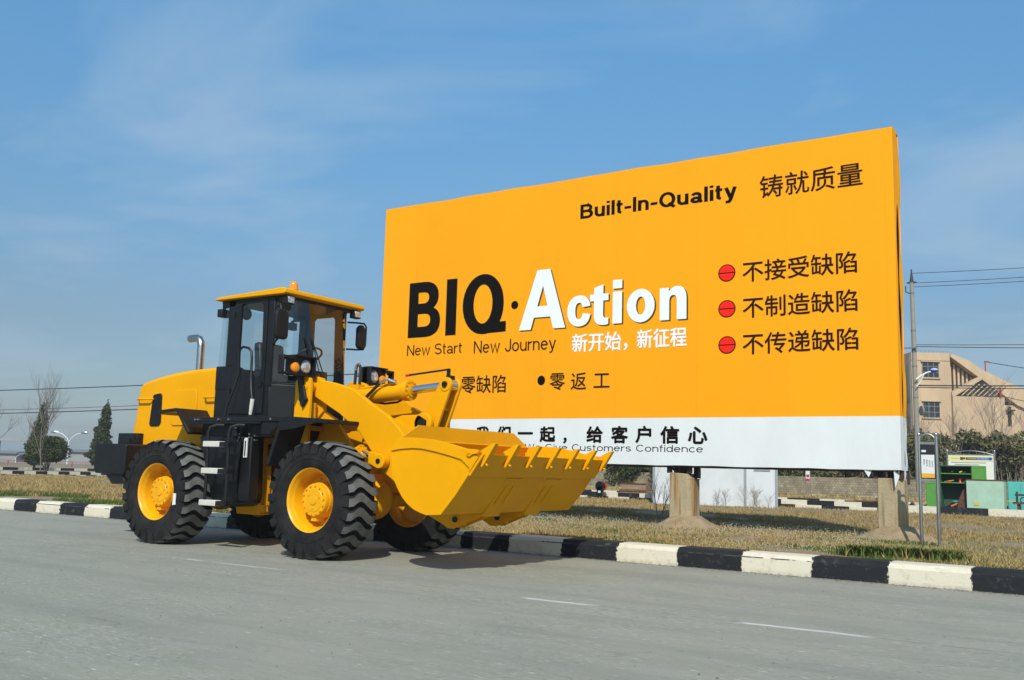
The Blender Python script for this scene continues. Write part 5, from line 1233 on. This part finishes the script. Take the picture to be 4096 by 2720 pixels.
# cabinets
GRN = mat('green_cabinet_paint', (.085, .36, .05), .55, var=.15, vscale=6, col2=(.10, .28, .05)); MINT = mat('mint_metal_paint', (.42, .62, .47), .6, var=.12, vscale=4, bump=.1)
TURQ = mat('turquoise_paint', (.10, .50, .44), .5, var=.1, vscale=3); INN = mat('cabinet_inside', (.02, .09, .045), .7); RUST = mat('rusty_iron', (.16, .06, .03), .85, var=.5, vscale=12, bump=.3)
gc_ = thing('tool_cabinet', 'bright green open cabinet of shelves filled with parts behind the far kerb', 'cabinet', (-4.6, 30.3, .19))
b = MB(); b.box((-4.85, 30.0, .2), (-4.82, 30.5, 1.54)); b.box((-4.015, 30.0, .2), (-3.985, 30.5, 1.54)); b.box((-4.85, 30.47, .2), (-3.985, 30.5, 1.54)); b.box((-4.85, 30.0, 1.515), (-3.985, 30.5, 1.545)); b.box((-4.85, 30.0, .2), (-3.985, 30.5, .34)); b.build('body', INN, gc_)
for z in (1.31, 1.05):
    b = MB(); b.box((-4.82, 30.0, z-.012), (-4.015, 30.47, z+.012)); b.build('shelf', GRN, gc_)
for (x0, x1, z0, z1, y) in ((-5.22, -4.93, .30, 1.05, 29.98), (-4.0, -3.62, 1.14, 1.545, 29.98), (-4.0, -3.62, .3, 1.12, 29.98)):
    b = MB(); b.box((x0, y, z0), (x1, y+.03, z1)); d = b.build('door', GRN, gc_, bev=.004)
    b = MB(); b.ring([(x0+.01, z0+.01), (x1-.01, z0+.01), (x1-.01, z1-.01), (x0+.01, z1-.01)], [(x0+.04, z0+.04), (x1-.04, z0+.04), (x1-.04, z1-.04), (x0+.04, z1-.04)], y-.008, y+.001); b.build('rim', GRN, d, smooth=False)
def junk(label, name, x, z, w, h, m, seed, cat='spare part', group='parts kept in the green cabinet'):
    rnd = random.Random(seed); b = MB()
    for i in range(5):
        cx = x+rnd.uniform(-w, w)*.45; cy = 30.15+rnd.uniform(-.05, .1); l = w*rnd.uniform(.2, .5); a = rnd.uniform(-.6, .6)
        b.cyl((cx-l, cy, z+h*rnd.uniform(.15, .5)), (cx+l*math.cos(a), cy+.05, z+h*rnd.uniform(.3, 1)), h*rnd.uniform(.15, .3), n=8)
    o = b.build(name, m, None, loc=(x, 30.15, z)); return tag(o, label, cat, group)
ORP = mat('orange_parts', (.55, .16, .03), .6); YLP = mat('yellow_parts', (.62, .52, .08), .6); BLP = mat('blue_sheet', (.03, .30, .48), .6); DKP = mat('dark_parts', (.03, .025, .022), .7); TNP = mat('tan_parts', (.45, .33, .18), .8)
junk('heap of red parts on the top shelf of the green cabinet', 'red_parts', -4.55, 1.322, .12, .10, RUST, 1)
junk('yellow parts on the top shelf of the green cabinet', 'yellow_parts', -4.27, 1.322, .12, .07, YLP, 2)
junk('long orange bars on the second shelf of the green cabinet', 'orange_bars', -4.60, 1.062, .2, .07, ORP, 3)
o = MB().cyl((-4.33, 30.15, 1.062), (-4.33, 30.15, 1.12), .05, .03).cyl((-4.33, 30.15, 1.12), (-4.33, 30.15, 1.17), .025, .03).build('red_jack', RED, None, loc=(-4.33, 30.15, 1.06)); tag(o, 'small red jack standing on the second shelf of the cabinet', 'jack', 'parts kept in the green cabinet')
junk('brown scrap on the second shelf right of the red jack', 'brown_scrap', -4.16, 1.062, .1, .07, RUST, 8)
junk('dark scrap heap lying in the bottom of the green cabinet', 'dark_scrap', -4.63, .345, .2, .16, DKP, 4)
junk('orange scrap heap lying in the bottom of the green cabinet', 'orange_scrap', -4.42, .345, .22, .13, ORP, 5)
junk('tan rags lying in the bottom of the green cabinet', 'tan_rags', -4.33, .345, .12, .07, TNP, 6)
junk('blue sheet lying behind the scrap in the green cabinet', 'blue_sheet', -4.43, .50, .16, .05, BLP, 7)
o = MB().prism([(-4.40, .25), (-4.02, .25), (-4.02, 1.0), (-4.10, .98), (-4.22, .85), (-4.33, .6)], 29.86, 29.90).build('red_plate', RUST, None, loc=(-4.2, 29.9, .25)); tag(o, 'large curved rust red plate leaning by the mint cabinet', 'metal plate')
mc = thing('mint_cabinet', 'low pale mint green metal cabinet with rusty edges behind the kerb', 'cabinet', (-3.63, 29.95, .19))
b = MB(); b.box((-4.11, 29.7, .2), (-3.17, 30.25, 1.15)); b.build('body', MINT, mc, bev=.01)
b = MB(); b.box((-4.12, 29.685, 1.135), (-3.16, 30.26, 1.165)); b.build('rusty_rim', RUST, mc); b = MB(); b.box((-3.92, 29.685, .44), (-3.79, 29.70, .54)); b.build('label_holder', YLP, mc, smooth=False)
tq = thing('turquoise_cabinet', 'turquoise double door metal cabinet at the right edge', 'cabinet', (-2.6, 30.3, .19))
b = MB(); b.box((-3.14, 30.35, .2), (-2.1, 30.8, 1.13)); b.build('body', TURQ, tq, bev=.008)
for x0, x1 in ((-3.12, -2.82), (-2.81, -2.45), (-2.44, -2.12)):
    b = MB(); b.box((x0, 30.335, .24), (x1, 30.36, 1.09)); d = b.build('door', TURQ, tq, bev=.005); b = MB(); b.box((x1-.11, 30.32, .80), (x1-.06, 30.34, .85)); b.build('handle', DKP, d, smooth=False)
mb = thing('vice_bench', 'rusty iron bench with a vice in front of the turquoise cabinet', 'workbench', (-2.65, 29.8, .19))
b = MB(); b.box((-2.95, 29.6, .52), (-2.3, 30.0, .57)); b.box((-2.85, 29.65, .2), (-2.79, 29.7, .55)); b.box((-2.45, 29.65, .2), (-2.39, 29.7, .55)); b.box((-2.85, 29.92, .2), (-2.79, 29.97, .55)); b.build('frame', RUST, mb)
b = MB(); b.box((-2.88, 29.7, .57), (-2.84, 29.9, .80)); b.box((-2.62, 29.7, .57), (-2.57, 29.9, .75)); b.box((-2.90, 29.75, .74), (-2.35, 29.82, .79)); b.tube([(-2.70+.07*math.cos(t), 29.72, .63+.07*math.sin(t)) for t in np.linspace(0, 6.283, 17)], .015); b.cyl((-2.6, 29.8, .64), (-2.35, 29.8, .64), .04); b.build('vice', DKP, mb)
b = MB(); b.cyl((-3.10, 29.72, .585), (-2.86, 29.72, .585), .014); b.build('yellow_bar', YLP, mb)
# notice board
NY = mat('pale_yellow_board', (.80, .76, .30), .6); NW = mat('cream_board', (.80, .79, .68), .6); NB = mat('blue_print', (.01, .10, .60), .5)
nb = thing('notice_board', 'wide arched notice board with a yellow heading behind the green cabinet', 'notice board', (-4.55, 34, .18))
for x in (-5.24, -3.85):
    b = MB(); b.tube([(x, 34, .15), (x, 34, 2.06)], .028, n=10); b.ball((x, 34, 2.085), .04); b.build('post', STE, nb)
b = MB(); b.tube([(-5.24+1.39*i/16, 34, 1.96+.13*math.sin(math.pi*i/16)) for i in range(17)], .014); b.tube([(-5.24, 34, 1.955), (-3.85, 34, 1.955)], .012); b.build('arch', STE, nb)
b = MB(); b.box((-5.21, 33.985, .75), (-3.88, 34.015, 1.94)); b.build('panel', NW, nb, smooth=False)
b = MB(); b.box((-5.205, 33.98, 1.75), (-3.885, 33.986, 1.935)); b.build('heading_band', NY, nb, smooth=False)
b = MB(); b.box((-4.68, 33.975, 1.80), (-4.34, 33.981, 1.88)); b.build('dark_band', SBLK, nb, smooth=False)
b = MB(); b.box((-4.34, 33.975, 1.80), (-3.98, 33.981, 1.88)); b.cyl((-3.96, 33.981, 1.84), (-3.96, 33.972, 1.84), .05, n=20); b.build('blue_band', NB, nb, smooth=False)
put_text('SEM', -4.86, -4.70, 1.795, 1.885, SBLK, y=33.976, off=.006, parent=nb)
put_text('Caterpillar', -5.12, -4.89, 1.815, 1.86, BLP, y=33.976, parent=nb)
put_text('优秀班组和员工风采展示', -4.64, -4.02, 1.815, 1.865, CREAM, y=33.972, parent=nb)
b = MB()
for i in range(9):
    z = 1.70-.065*i; b.box((-5.12+.1*(i % 2), 33.978, z), (-4.1-.2*((i*7) % 3), 33.984, z+.012))
b.build('text_rows', TXG, nb, smooth=False)
# shed
SHW = mat('white_sheet_metal', (.66, .70, .73), .5, var=.06, vscale=1.2, col2=(.55, .58, .58), lo=.45, hi=.75); GRF = mat('grey_trim', (.30, .33, .36), .5)
sh = thing('site_cabin', 'white sheet metal site cabin standing behind the board', 'cabin', (-8.70, 27.2, .18))
def cabox(name, m, x0, x1, y0, y1, z0, z1, parent=None):     # built square, the whole cabin is turned at the end
    return MB().box((-8.70+x0, 27.2+y0, z0), (-8.70+x1, 27.2+y1, z1)).build(name, m, parent or sh, smooth=False)
cabox('wall', SHW, -3.55, 0, 0, 2.4, .12, 2.75)
for x in (-.93, -.06, -3.56): cabox('corner_trim', GRF, x, x+.07, -.03, .03, .1, 2.75)
cabox('roof', GRF, -3.65, .1, -.1, 2.5, 2.75, 2.83)
b = MB(); b.ring([(-8.70-.65, 1.235), (-8.70-.20, 1.235), (-8.70-.20, 1.95), (-8.70-.65, 1.95)], [(-8.70-.60, 1.285), (-8.70-.25, 1.285), (-8.70-.25, 1.90), (-8.70-.60, 1.90)], 27.175, 27.2); w_ = b.build('window', GRF, sh, smooth=False)
cabox('pane', CREAM, -.60, -.25, -.01, -.002, 1.285, 1.90, w_)
for x in (-3.0, -2.4, -1.8, -1.2, -.45): cabox('panel_seam', SHW, x, x+.012, -.006, .0, .14, 2.72)
sh.rotation_euler.z = R(18)
# crates, black post, yellow cap, rusty bar
CRW = mat('crate_wood', (.40, .27, .16), .85, var=.35, vscale=5, stretch=(1, 1, 5))
def crate(label, x0, x1, z0, z1):
    t = thing('wooden_crate', label, 'crate', ((x0+x1)/2, 30.3, z0), 'stacked wooden crates by the cabin')
    b = MB(); h = (z1-z0)/3
    for i in range(3): b.box((x0, 30.0, z0+h*i+.004), (x1, 30.03, z0+h*(i+1)-.004)); b.box((x1-.03, 30.03, z0+h*i+.004), (x1, 30.6, z0+h*(i+1)-.004)); b.box((x0, 30.03, z0+h*i+.004), (x0+.03, 30.6, z0+h*(i+1)-.004))
    b.box((x0, 30.03, z0), (x1, 30.6, z0+.02)); b.build('boards', CRW, t)
    b = MB(); b.box((x0-.015, 29.98, z1-.03), (x1+.015, 30.0, z1+.005)); b.box((x0-.015, 29.98, z0), (x1+.015, 30.0, z0+.03)); b.build('battens', RUST, t)
crate('lower wooden crate of the two stacked beside the cabin', -15.14, -14.14, .20, .47); crate('upper wooden crate of the two stacked beside the cabin', -15.12, -14.16, .485, .73)
bp_ = thing('valve_post', 'short black round topped post with a white sticker in front of the crates', 'post', (-14.96, 28.2, .18))
b = MB(); b.box((-15.06, 28.15, .15), (-14.86, 28.28, .62)); b.cyl((-14.96, 28.15, .62), (-14.96, 28.29, .62), .155, n=24); b.build('casing', BLK, bp_, bev=.008)
b = MB(); b.box((-15.0, 28.143, .40), (-14.91, 28.15, .47)); b.build('sticker', CREAM, bp_, smooth=False); b = MB(); b.cyl((-14.93, 28.29, .62), (-14.93, 28.33, .62), .16, n=24); b.build('red_rim', RED, bp_)
o = MB().ball((-16.1, 28.75, .43), .10, sc=(1.3, 1, .6)).build('dome_cap', SYEL, None, loc=(-16.1, 28.75, .40)); tag(o, 'small yellow dome cap lying on the far kerb near the black post', 'cap')
b = MB(); b.tube([(-7.2, 28.66, .44), (-7.0, 28.7, .445), (-6.45, 28.72, .44), (-6.31, 28.73, .47), (-6.33, 28.73, .56)], .022); o = b.build('rusty_bar', RUST, None, loc=(-6.8, 28.7, .43)); tag(o, 'bent rusty iron bar lying across the far kerb', 'iron bar')
scr = MB(); rnd = random.Random(9)
for i in range(22):
    x = rnd.uniform(-6.1, -5.3); y = rnd.uniform(29.2, 30); a = rnd.uniform(0, 3.1); l = rnd.uniform(.1, .35); scr.cyl((x, y, .22+rnd.uniform(0, .2)), (x+l*math.cos(a), y+l*math.sin(a)*.4, .25+rnd.uniform(0, .25)), rnd.uniform(.015, .05), n=6, m=rnd.choice((0, 0, 1)))
o = scr.build('scrap_heap', [DKP, TNP], None, loc=(-5.7, 29.6, .2)); kind(o, 'stuff'); tag(o, 'heap of dark scrap iron left of the green cabinet', 'scrap heap')
sg = thing('small_sign', 'small red and white notice on thin legs before the stone wall', 'sign', (-13.24, 46, .18))
b = MB(); b.tube([(-13.35, 46, .15), (-13.35, 46, 1.47)], .012, n=6); b.tube([(-13.13, 46, .15), (-13.13, 46, 1.47)], .012, n=6); b.tube([(-13.35, 46, 1.47), (-13.24, 46, 1.52), (-13.13, 46, 1.47)], .01, n=5); b.build('legs', STE, sg)
b = MB(); b.box((-13.335, 45.985, .95), (-13.145, 46.0, 1.42)); b.build('panel', CREAM, sg, smooth=False); b = MB(); b.box((-13.33, 45.98, .955), (-13.15, 45.986, 1.06)); b.box((-13.31, 45.98, 1.12), (-13.17, 45.986, 1.25)); b.build('red_print', RED, sg, smooth=False)
# stone retaining wall
def stone_mat():
    m = bpy.data.materials.new('rubble_stone'); m.use_nodes = True; t = m.node_tree; b = t.nodes['Principled BSDF']; b.inputs['Roughness'].default_value = .9; L = t.links.new
    g = t.nodes.new('ShaderNodeNewGeometry'); mpn = t.nodes.new('ShaderNodeMapping'); mpn.inputs['Rotation'].default_value = (R(90), 0, 0); L(g.outputs['Position'], mpn.inputs['Vector'])
    br = t.nodes.new('ShaderNodeTexBrick'); br.inputs['Scale'].default_value = 3.4; br.inputs['Color1'].default_value = (.46, .39, .25, 1); br.inputs['Color2'].default_value = (.30, .25, .16, 1); br.inputs['Mortar'].default_value = (.20, .17, .11, 1); br.inputs['Mortar Size'].default_value = .03; br.inputs['Row Height'].default_value = .4
    L(mpn.outputs[0], br.inputs['Vector']); n = t.nodes.new('ShaderNodeTexNoise'); n.inputs['Scale'].default_value = 2.2; n.inputs['Detail'].default_value = 6; L(g.outputs['Position'], n.inputs['Vector'])
    x = t.nodes.new('ShaderNodeMix'); x.data_type = 'RGBA'; x.blend_type = 'MULTIPLY'; x.inputs['Factor'].default_value = .8; L(br.outputs['Color'], x.inputs['A']); L(n.outputs['Fac'], x.inputs['B']); 
    L(x.outputs['Result'], b.inputs['Base Color']); return m
o = MB().box((-40, 49.0, .1), (30, 50.0, 1.15)).build('stone_wall', stone_mat(), None, loc=(-5, 49.5, .1), smooth=False); tag(o, 'rough stone retaining wall below the overgrown evergreen hedge', 'wall')
kind(MB().prism([(50.0, .1), (50.0, 1.1), (56, 2.2), (70, 3.4), (120, 3.6), (120, .1)], -60, 60, 0).build('bank', SOIL, None, smooth=False), 'structure')
# evergreen bushes on the bank
rnd = random.Random(17)
names = ['dense evergreen bush above the stone wall just right of the billboard', 'dense evergreen bush above the stone wall behind the arched sign post', 'dense evergreen bush above the stone wall behind the notice board', 'dense evergreen bush above the stone wall right of the notice board', 'dense evergreen bush above the stone wall at the right edge of the photo']
for i, x in enumerate((-10.6, -8.4, -6.1, -3.9, -1.4)):
    t = thing('hedge_bush', names[i], 'bush', (x, 51, 1.1), 'evergreen bushes along the stone wall'); bl = []
    top = 3.75-.11*i
    for k in range(46): bl.append((x+rnd.uniform(-1.55, 1.55), 51.1+rnd.uniform(-1.3, 1.3), rnd.uniform(.7, top-.35), rnd.uniform(.35, .75), rnd.uniform(.35, .6), rnd.uniform(.25, .5)))
    leaf_cloud('foliage', bl, 11000, .075, LEAF_HD, t, shell=.4)
    b = MB()
    for k in range(44):
        px = x+rnd.uniform(-1.3, 1.3); py = 50.6+rnd.uniform(-.5, .8); b.tube([(px, py, .9), (px+rnd.uniform(-.3, .3), py-.2, 2.0), (px+rnd.uniform(-.7, .7), py-.3, rnd.uniform(2.4, top+.45))], [.018, .013, .006], n=4)
    b.build('stems', TWIG, t, fixn=False, smooth=False)
for i, (x, lab) in enumerate(((-15.3, 'dark bush hanging over the stone wall behind the small notice'), (-13.0, 'dark bush hanging over the stone wall right of the cabin'))):
    t = thing('hedge_bush', lab, 'bush', (x, 50.5, 1.0), 'evergreen bushes along the stone wall'); bl = []
    for k in range(16): bl.append((x+rnd.uniform(-1.3, 1.3), 50.2+rnd.uniform(-.9, 1.0), rnd.uniform(1.0, 2.2), rnd.uniform(.4, .7), rnd.uniform(.4, .6), rnd.uniform(.3, .5)))
    leaf_cloud('foliage', bl, 7000, .08, LEAF_HD, t, shell=.4)
lb = thing('garden_bush', 'dark rounded garden bush left of the white cabin behind the crates', 'bush', (-24.2, 49.5, .18)); bl = []
for k in range(26): bl.append((-23.6+rnd.uniform(-2.2, 2.2), 49.5+rnd.uniform(-1, 1), rnd.uniform(.6, 2.2), rnd.uniform(.5, .8), rnd.uniform(.5, .8), rnd.uniform(.4, .6)))
leaf_cloud('foliage', bl, 12000, .075, LEAF_MD, lb, shell=.5)
for i, (x, y, h, lab) in enumerate(((-10.9, 55, 2.9, 'leafless shrub in front of the concrete building left of the lamp pole'), (-9.6, 54, 2.9, 'leafless shrub under the lower window of the concrete building'), (-6.3, 56, 4.1, 'large leafless shrub before the low wing of the concrete building'), (-4.0, 55, 3.3, 'leafless shrub near the right edge above the hedge'), (-7.9, 55, 2.8, 'small leafless shrub between the window and the low wing'))):
    bare_tree(lab, (x, y, 1.8), h, 40+i, .55, (9, 6, 4), .02, 'leafless shrubs on the bank', 'bare_shrub', 5, .8, 'shrub', 2)
# dry weeds by the cabin
for i, (x, y, h, lab) in enumerate(((-10.1, 26.3, .55, 'dry weed standing before the cabin wall left of the grey post'), (-9.3, 26.2, .6, 'dry weed leaning before the cabin wall right of the grey post'), (-8.7, 25.9, .5, 'dry weed at the right corner of the cabin'))):
    bare_tree(lab, (x, y, .18), h, 60+i, .6, (7, 5), .008, 'dry weeds along the cabin', 'dry_weed', 4, .5, 'weed', 2)
bare_tree('dark dry weed standing left of the cracked pillar', (-8.15, 17.6, .18), .95, 77, .5, (9, 4), .011, 'dry weeds along the cabin', 'dry_weed', 2, .7, 'weed', 2)
# white house with blue railing
wh = thing('white_house', 'small white house with a blue porch railing seen past the bucket teeth', 'house', (-42, 80, .2))
b = MB(); b.box((-49, 82, 0), (-34, 88, 5)); b.build('wall', SHW, wh, smooth=False)
b = MB()
for x in np.arange(-48, -34, 2.2): b.box((x-.15, 79.6, .2), (x+.15, 79.9, 3.6))
b.build('columns', CREAM, wh, smooth=False)
b = MB(); b.box((-49, 79.3, 3.6), (-34, 82, 3.9)); b.build('porch_roof', SHW, wh, smooth=False)
BLR = mat('blue_railing_paint', (.03, .25, .50), .5); b = MB(); b.box((-49, 79.5, 1.25), (-34, 79.56, 1.33)); b.box((-49, 79.5, .45), (-34, 79.56, .5))
for x in np.arange(-49, -34, .3): b.box((x, 79.51, .45), (x+.05, 79.55, 1.3))
b.build('railing', BLR, wh, smooth=False)
for x in (-46.5, -43.0, -39.5):
    b = MB(); b.box((x, 81.95, .9), (x+1.2, 82.02, 2.6)); b.build('window', BLP, wh, smooth=False)

# utility pole and lamp on the right
CON = mat('concrete_pole', (.36, .335, .27), .85, var=.15, vscale=6)
P0 = Vector((-8.39, 46.5, .6)); P1 = Vector((-8.2, 45.2, 10.0))
up2 = thing('utility_pole', 'tall concrete utility pole carrying wires just right of the billboard', 'utility pole', (-8.39, 46.5, .6))
b = MB(); b.tube([P0, P0.lerp(P1, .5), P1], [.125, .110, .088], n=16); b.build('pole', CON, up2)
b = MB(); b.tube([P1, P1+Vector((0, 0, .18)), P1+Vector((0, 0, .45)), P1+Vector((0, 0, .60))], [.09, .07, .03, .03], n=10); b.box((P1.x-.2, P1.y-.05, P1.z-.04), (P1.x+.2, P1.y+.05, P1.z+.02)); b.tube([P1+Vector((-.1, 0, -.5)), P1+Vector((-.26, 0, -.42)), P1+Vector((-.26, 0, -.15))], .025); b.build('insulator', DKP, up2)
b = MB()
for q in (.45, .60, .67, .77, .95): p = P0.lerp(P1, q); b.cyl(p-Vector((0, 0, .035)), p+Vector((0, 0, .035)), .122-.034*q+.012, n=16)
b.box((-8.65, 45.4, 7.02), (-8.1, 45.5, 7.08)); b.build('clamps', GRYR, up2)
pl_ = thing('pole_lamp', 'white street lamp arm with a blue lamp head fixed on the concrete pole', 'street lamp', (-8.15, 45.6, 5.6))
b = MB(); b.tube([(-8.2, 45.55, 5.62), (-8.0, 45.68, 5.80), (-7.8, 45.8, 5.93), (-7.6, 45.93, 6.0)], .035); b.tube([(-8.2, 45.6, 5.3), (-8.05, 45.68, 5.5), (-7.9, 45.74, 5.85)], .025); b.build('arm', PALE, pl_)
b = MB(); b.ball((-7.52, 45.97, 6.03), .17, sc=(1.1, .9, .5), m=0); b.build('lamp_head', NB, pl_)
b = MB(); b.ball((-7.50, 45.975, 6.075), .15, sc=(1.15, .9, .4), m=0); b.build('lamp_cover', PALE, pl_)
o = MB().cyl((-8.08, 45.8, 4.22), (-8.02, 45.84, 4.22), .22, n=20).build('round_plate', GRYR, None, loc=(-8.05, 45.9, 4.0)); tag(o, 'small round plate seen edge on, fixed low on the concrete pole', 'plate')
g_ = 'wires on the right pole'
def w2(label, za, zb, r, dy=0): cable(label, (-8.2-40, 45.2-25.5, za-.2), (-8.2, 45.2+dy, za), .5, r, g_+' running left'); cable(label.replace('running left', 'running right'), (-8.2, 45.2+dy, za), (-8.2+34, 45.2+21.7, zb), .35, r, g_)
def wr_(label, za, zb, r, ya=45.2): return cable(label, (-8.18, ya, za), (-8.18+12.9, ya+8.25, zb), .12, r, g_)
wr_('top wire running right from the tip of the concrete pole', 10.42, 11.9, .014)
wr_('second wire from the top running right from the concrete pole', 9.97, 11.5, .014)
wr_('third wire from the top running right from the concrete pole', 9.79, 11.3, .014)
wr_('upper of the two wires at mid height of the concrete pole', 7.20, 7.95, .014, 45.6)
wr_('lower of the two wires at mid height of the concrete pole', 7.12, 7.65, .018, 45.6)
wr_('thick low cable crossing the concrete building front', 5.38, 6.05, .03, 45.9)
wr_('thinner low cable just under the thick one on the building', 5.30, 5.8, .02, 45.9)
cable('dark cable running right from the sloping roof of the building', (-9.5, 80, 10.3), (4.5, 88, 8.9), .3, .03, g_)
# concrete building
BLD = mat('tan_concrete', (.62, .455, .285), .9, col2=(.50, .365, .23), vscale=.7, stretch=(1, 1, .35), bump=.15, bscale=3); BDK = mat('dark_opening', (.02, .018, .015), .9); WGL = mat('dark_window_glass', (.03, .04, .045), .3, spec=.2)  # walls in the concrete's own tan, with random streaky blotches
bd = thing('concrete_building', 'beige concrete building with two windows and a sloping slatted side wall', 'building', (-12, 81, 2))
e1 = Vector((.83, .55, 0)).normalized(); e2 = Vector((-.55, .83, 0)).normalized(); O = Vector((-14.62, 79.45, 0))
def fb(b, u0_, u1, v0, v1, z0, z1, m=0):   # box in the building's own axes: u along the front, v away
    q = [O+e1*u+e2*v_ for u, v_ in ((u0_, v0), (u1, v0), (u1, v1), (u0_, v1))]
    b.add([(k.x, k.y, z0) for k in q]+[(k.x, k.y, z1) for k in q], [(3, 2, 1, 0), (4, 5, 6, 7), (0, 1, 5, 4), (1, 2, 6, 5), (2, 3, 7, 6), (3, 0, 4, 7)], m)
def fp_(b, pts, v0, v1, m=0):
    n = len(pts); A = [O+e1*u+e2*v0+Vector((0, 0, z)) for u, z in pts]; B = [O+e1*u+e2*v1+Vector((0, 0, z)) for u, z in pts]
    b.add(A+B, [list(range(n)), list(range(n, 2*n))[::-1]]+[[(i+1) % n, i, n+i, n+(i+1) % n] for i in range(n)], m)
b = MB(); fb(b, 0, 3.05, 0, 7, 1, 11.2); fp_(b, [(3.05, 1), (12.5, 1), (12.5, 6.6), (8.75, 8.45), (5.5, 9.95), (4.5, 10.65), (3.05, 11.15)], .9, 7)
fb(b, 3.05, 7.1, -.3, .9, 1, 7.78); fb(b, 7.1, 12.5, .1, .9, 1, 7.2); b.build('wall', BLD, bd, smooth=False)
b = MB(); fp_(b, [(3.05, 11.15), (3.05, 10.9), (7.3, 7.85), (8.2, 7.2), (12.5, 5.4), (12.5, 6.6), (8.75, 8.45), (5.5, 9.95), (4.5, 10.65)], -.15, .9); fp_(b, [(3.05, 7.80), (3.3, 7.80), (5.6, 9.25), (5.4, 9.5), (3.05, 8.1)], -.2, .3)
b.build('sloping_parapet', BLD, bd, smooth=False)
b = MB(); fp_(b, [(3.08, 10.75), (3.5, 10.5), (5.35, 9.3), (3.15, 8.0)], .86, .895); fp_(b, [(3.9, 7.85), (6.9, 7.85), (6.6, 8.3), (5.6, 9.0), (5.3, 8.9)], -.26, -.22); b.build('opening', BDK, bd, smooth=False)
b = MB()
for i in range(7):
    u = 3.2+.33*i; z1 = 10.65-.72*(u-3.2); z0 = 7.95+.5*(u-3.1); 
    if z1 > z0: fp_(b, [(u, z0), (u+.16, z0+.05), (u+.16, z1-.1), (u, z1)], .5, .86)
for i in range(7):
    u = 3.7+.42*i; fp_(b, [(u, 7.85), (u+.1, 7.85), (u+1.1, 8.75), (u+1.0, 8.78)], -.34, -.28)
b.build('louvres', BLD, bd, smooth=False)
for u0_, u1, z0, z1 in ((.82, 2.15, 9.2, 10.45), (.80, 2.13, 6.05, 7.32)):
    b = MB(); fb(b, u0_, u1, -.02, .005, z0, z1); w_ = b.build('window', WGL, bd, smooth=False)
    b = MB()
    for q in (0, .33, .66, .96): fb(b, u0_+q*(u1-u0_), u0_+q*(u1-u0_)+.05, -.05, -.02, z0, z1)
    for q in (0, .33, .68, .96): fb(b, u0_, u1, -.048, -.022, z0+q*(z1-z0), z0+q*(z1-z0)+.05)
    b.build('frame', GRYR, w_, smooth=False)
    b = MB(); fb(b, u0_-.1, u1+.1, -.15, -.05, z1, z1+.08); b.build('lintel', BLD, w_, smooth=False)
    b = MB(); fb(b, u0_-.1, u1+.1, -.12, -.05, z0-.08, z0); b.build('sill', BLD, w_, smooth=False)
b = MB(); fb(b, -.02, 3.07, -.03, 0, 8.42, 8.46); fb(b, -.02, 3.07, -.03, 0, 10.55, 10.59); b.build('string_course', mat('concrete_joint', (.30, .22, .15), .9), bd, smooth=False)
b = MB(); p = O+e1*6.6+e2*1.5; b.tube([(p.x, p.y, 8.6), (p.x, p.y, 10.8), (p.x+.25, p.y+.15, 10.85)], .05, n=6); p = O+e1*6.75-e2*.4; b.tube([(p.x, p.y, 7.8), (p.x, p.y, 8.5)], .08, n=6); b.build('red_pipe', REDP, bd)
b = MB(); q = O-e1*.12; b.tube([(q.x, q.y, 5), (q.x, q.y, 11.0)], .06, n=6); 
for i in range(10):
    p = O+e1*(.3*i+.2); b.tube([(p.x, p.y, 11.2), (p.x, p.y, 11.32)], .015, n=4)
a_ = O+e1*.2; c_ = O+e1*3.0; b.tube([(a_.x, a_.y, 11.32), (c_.x, c_.y, 11.34)], .015, n=4); b.build('drain_pipe', GRYR, bd)
b = MB(); fb(b, 7.5, 7.75, .0, .1, 5.6, 7.1); fb(b, 7.35, 7.95, -.25, .1, 6.75, 6.85); b.build('vent_slot', BDK, bd, smooth=False)
an = thing('lean_to_roof', 'dark sloping lean-to roof just left of the concrete building', 'roof', (-17, 79, 2))
b = MB(); fb(b, -4.5, -.3, .5, 4, 1, 6.3); b.build('wall', BLD, an, smooth=False); b = MB(); fp_(b, [(-4.5, 8.9), (-.2, 7.5), (-.2, 7.2), (-4.5, 8.5)], .2, 4); b.build('roof', DKP, an, smooth=False)

# ================================================================ HAZE
hm = bpy.data.materials.new('thin_haze'); hm.use_nodes = True; ht = hm.node_tree; ht.nodes.clear()
ho = ht.nodes.new('ShaderNodeOutputMaterial'); hv = ht.nodes.new('ShaderNodeVolumePrincipled')
hv.inputs['Color'].default_value = (.80, .84, .86, 1); hv.inputs['Density'].default_value = .0011; hv.inputs['Anisotropy'].default_value = .2
ht.links.new(hv.outputs[0], ho.inputs['Volume'])
hz = MB().box((-905, -405, -1), (905, 1505, 14)).build('haze', hm, None, smooth=False); kind(hz, 'stuff')
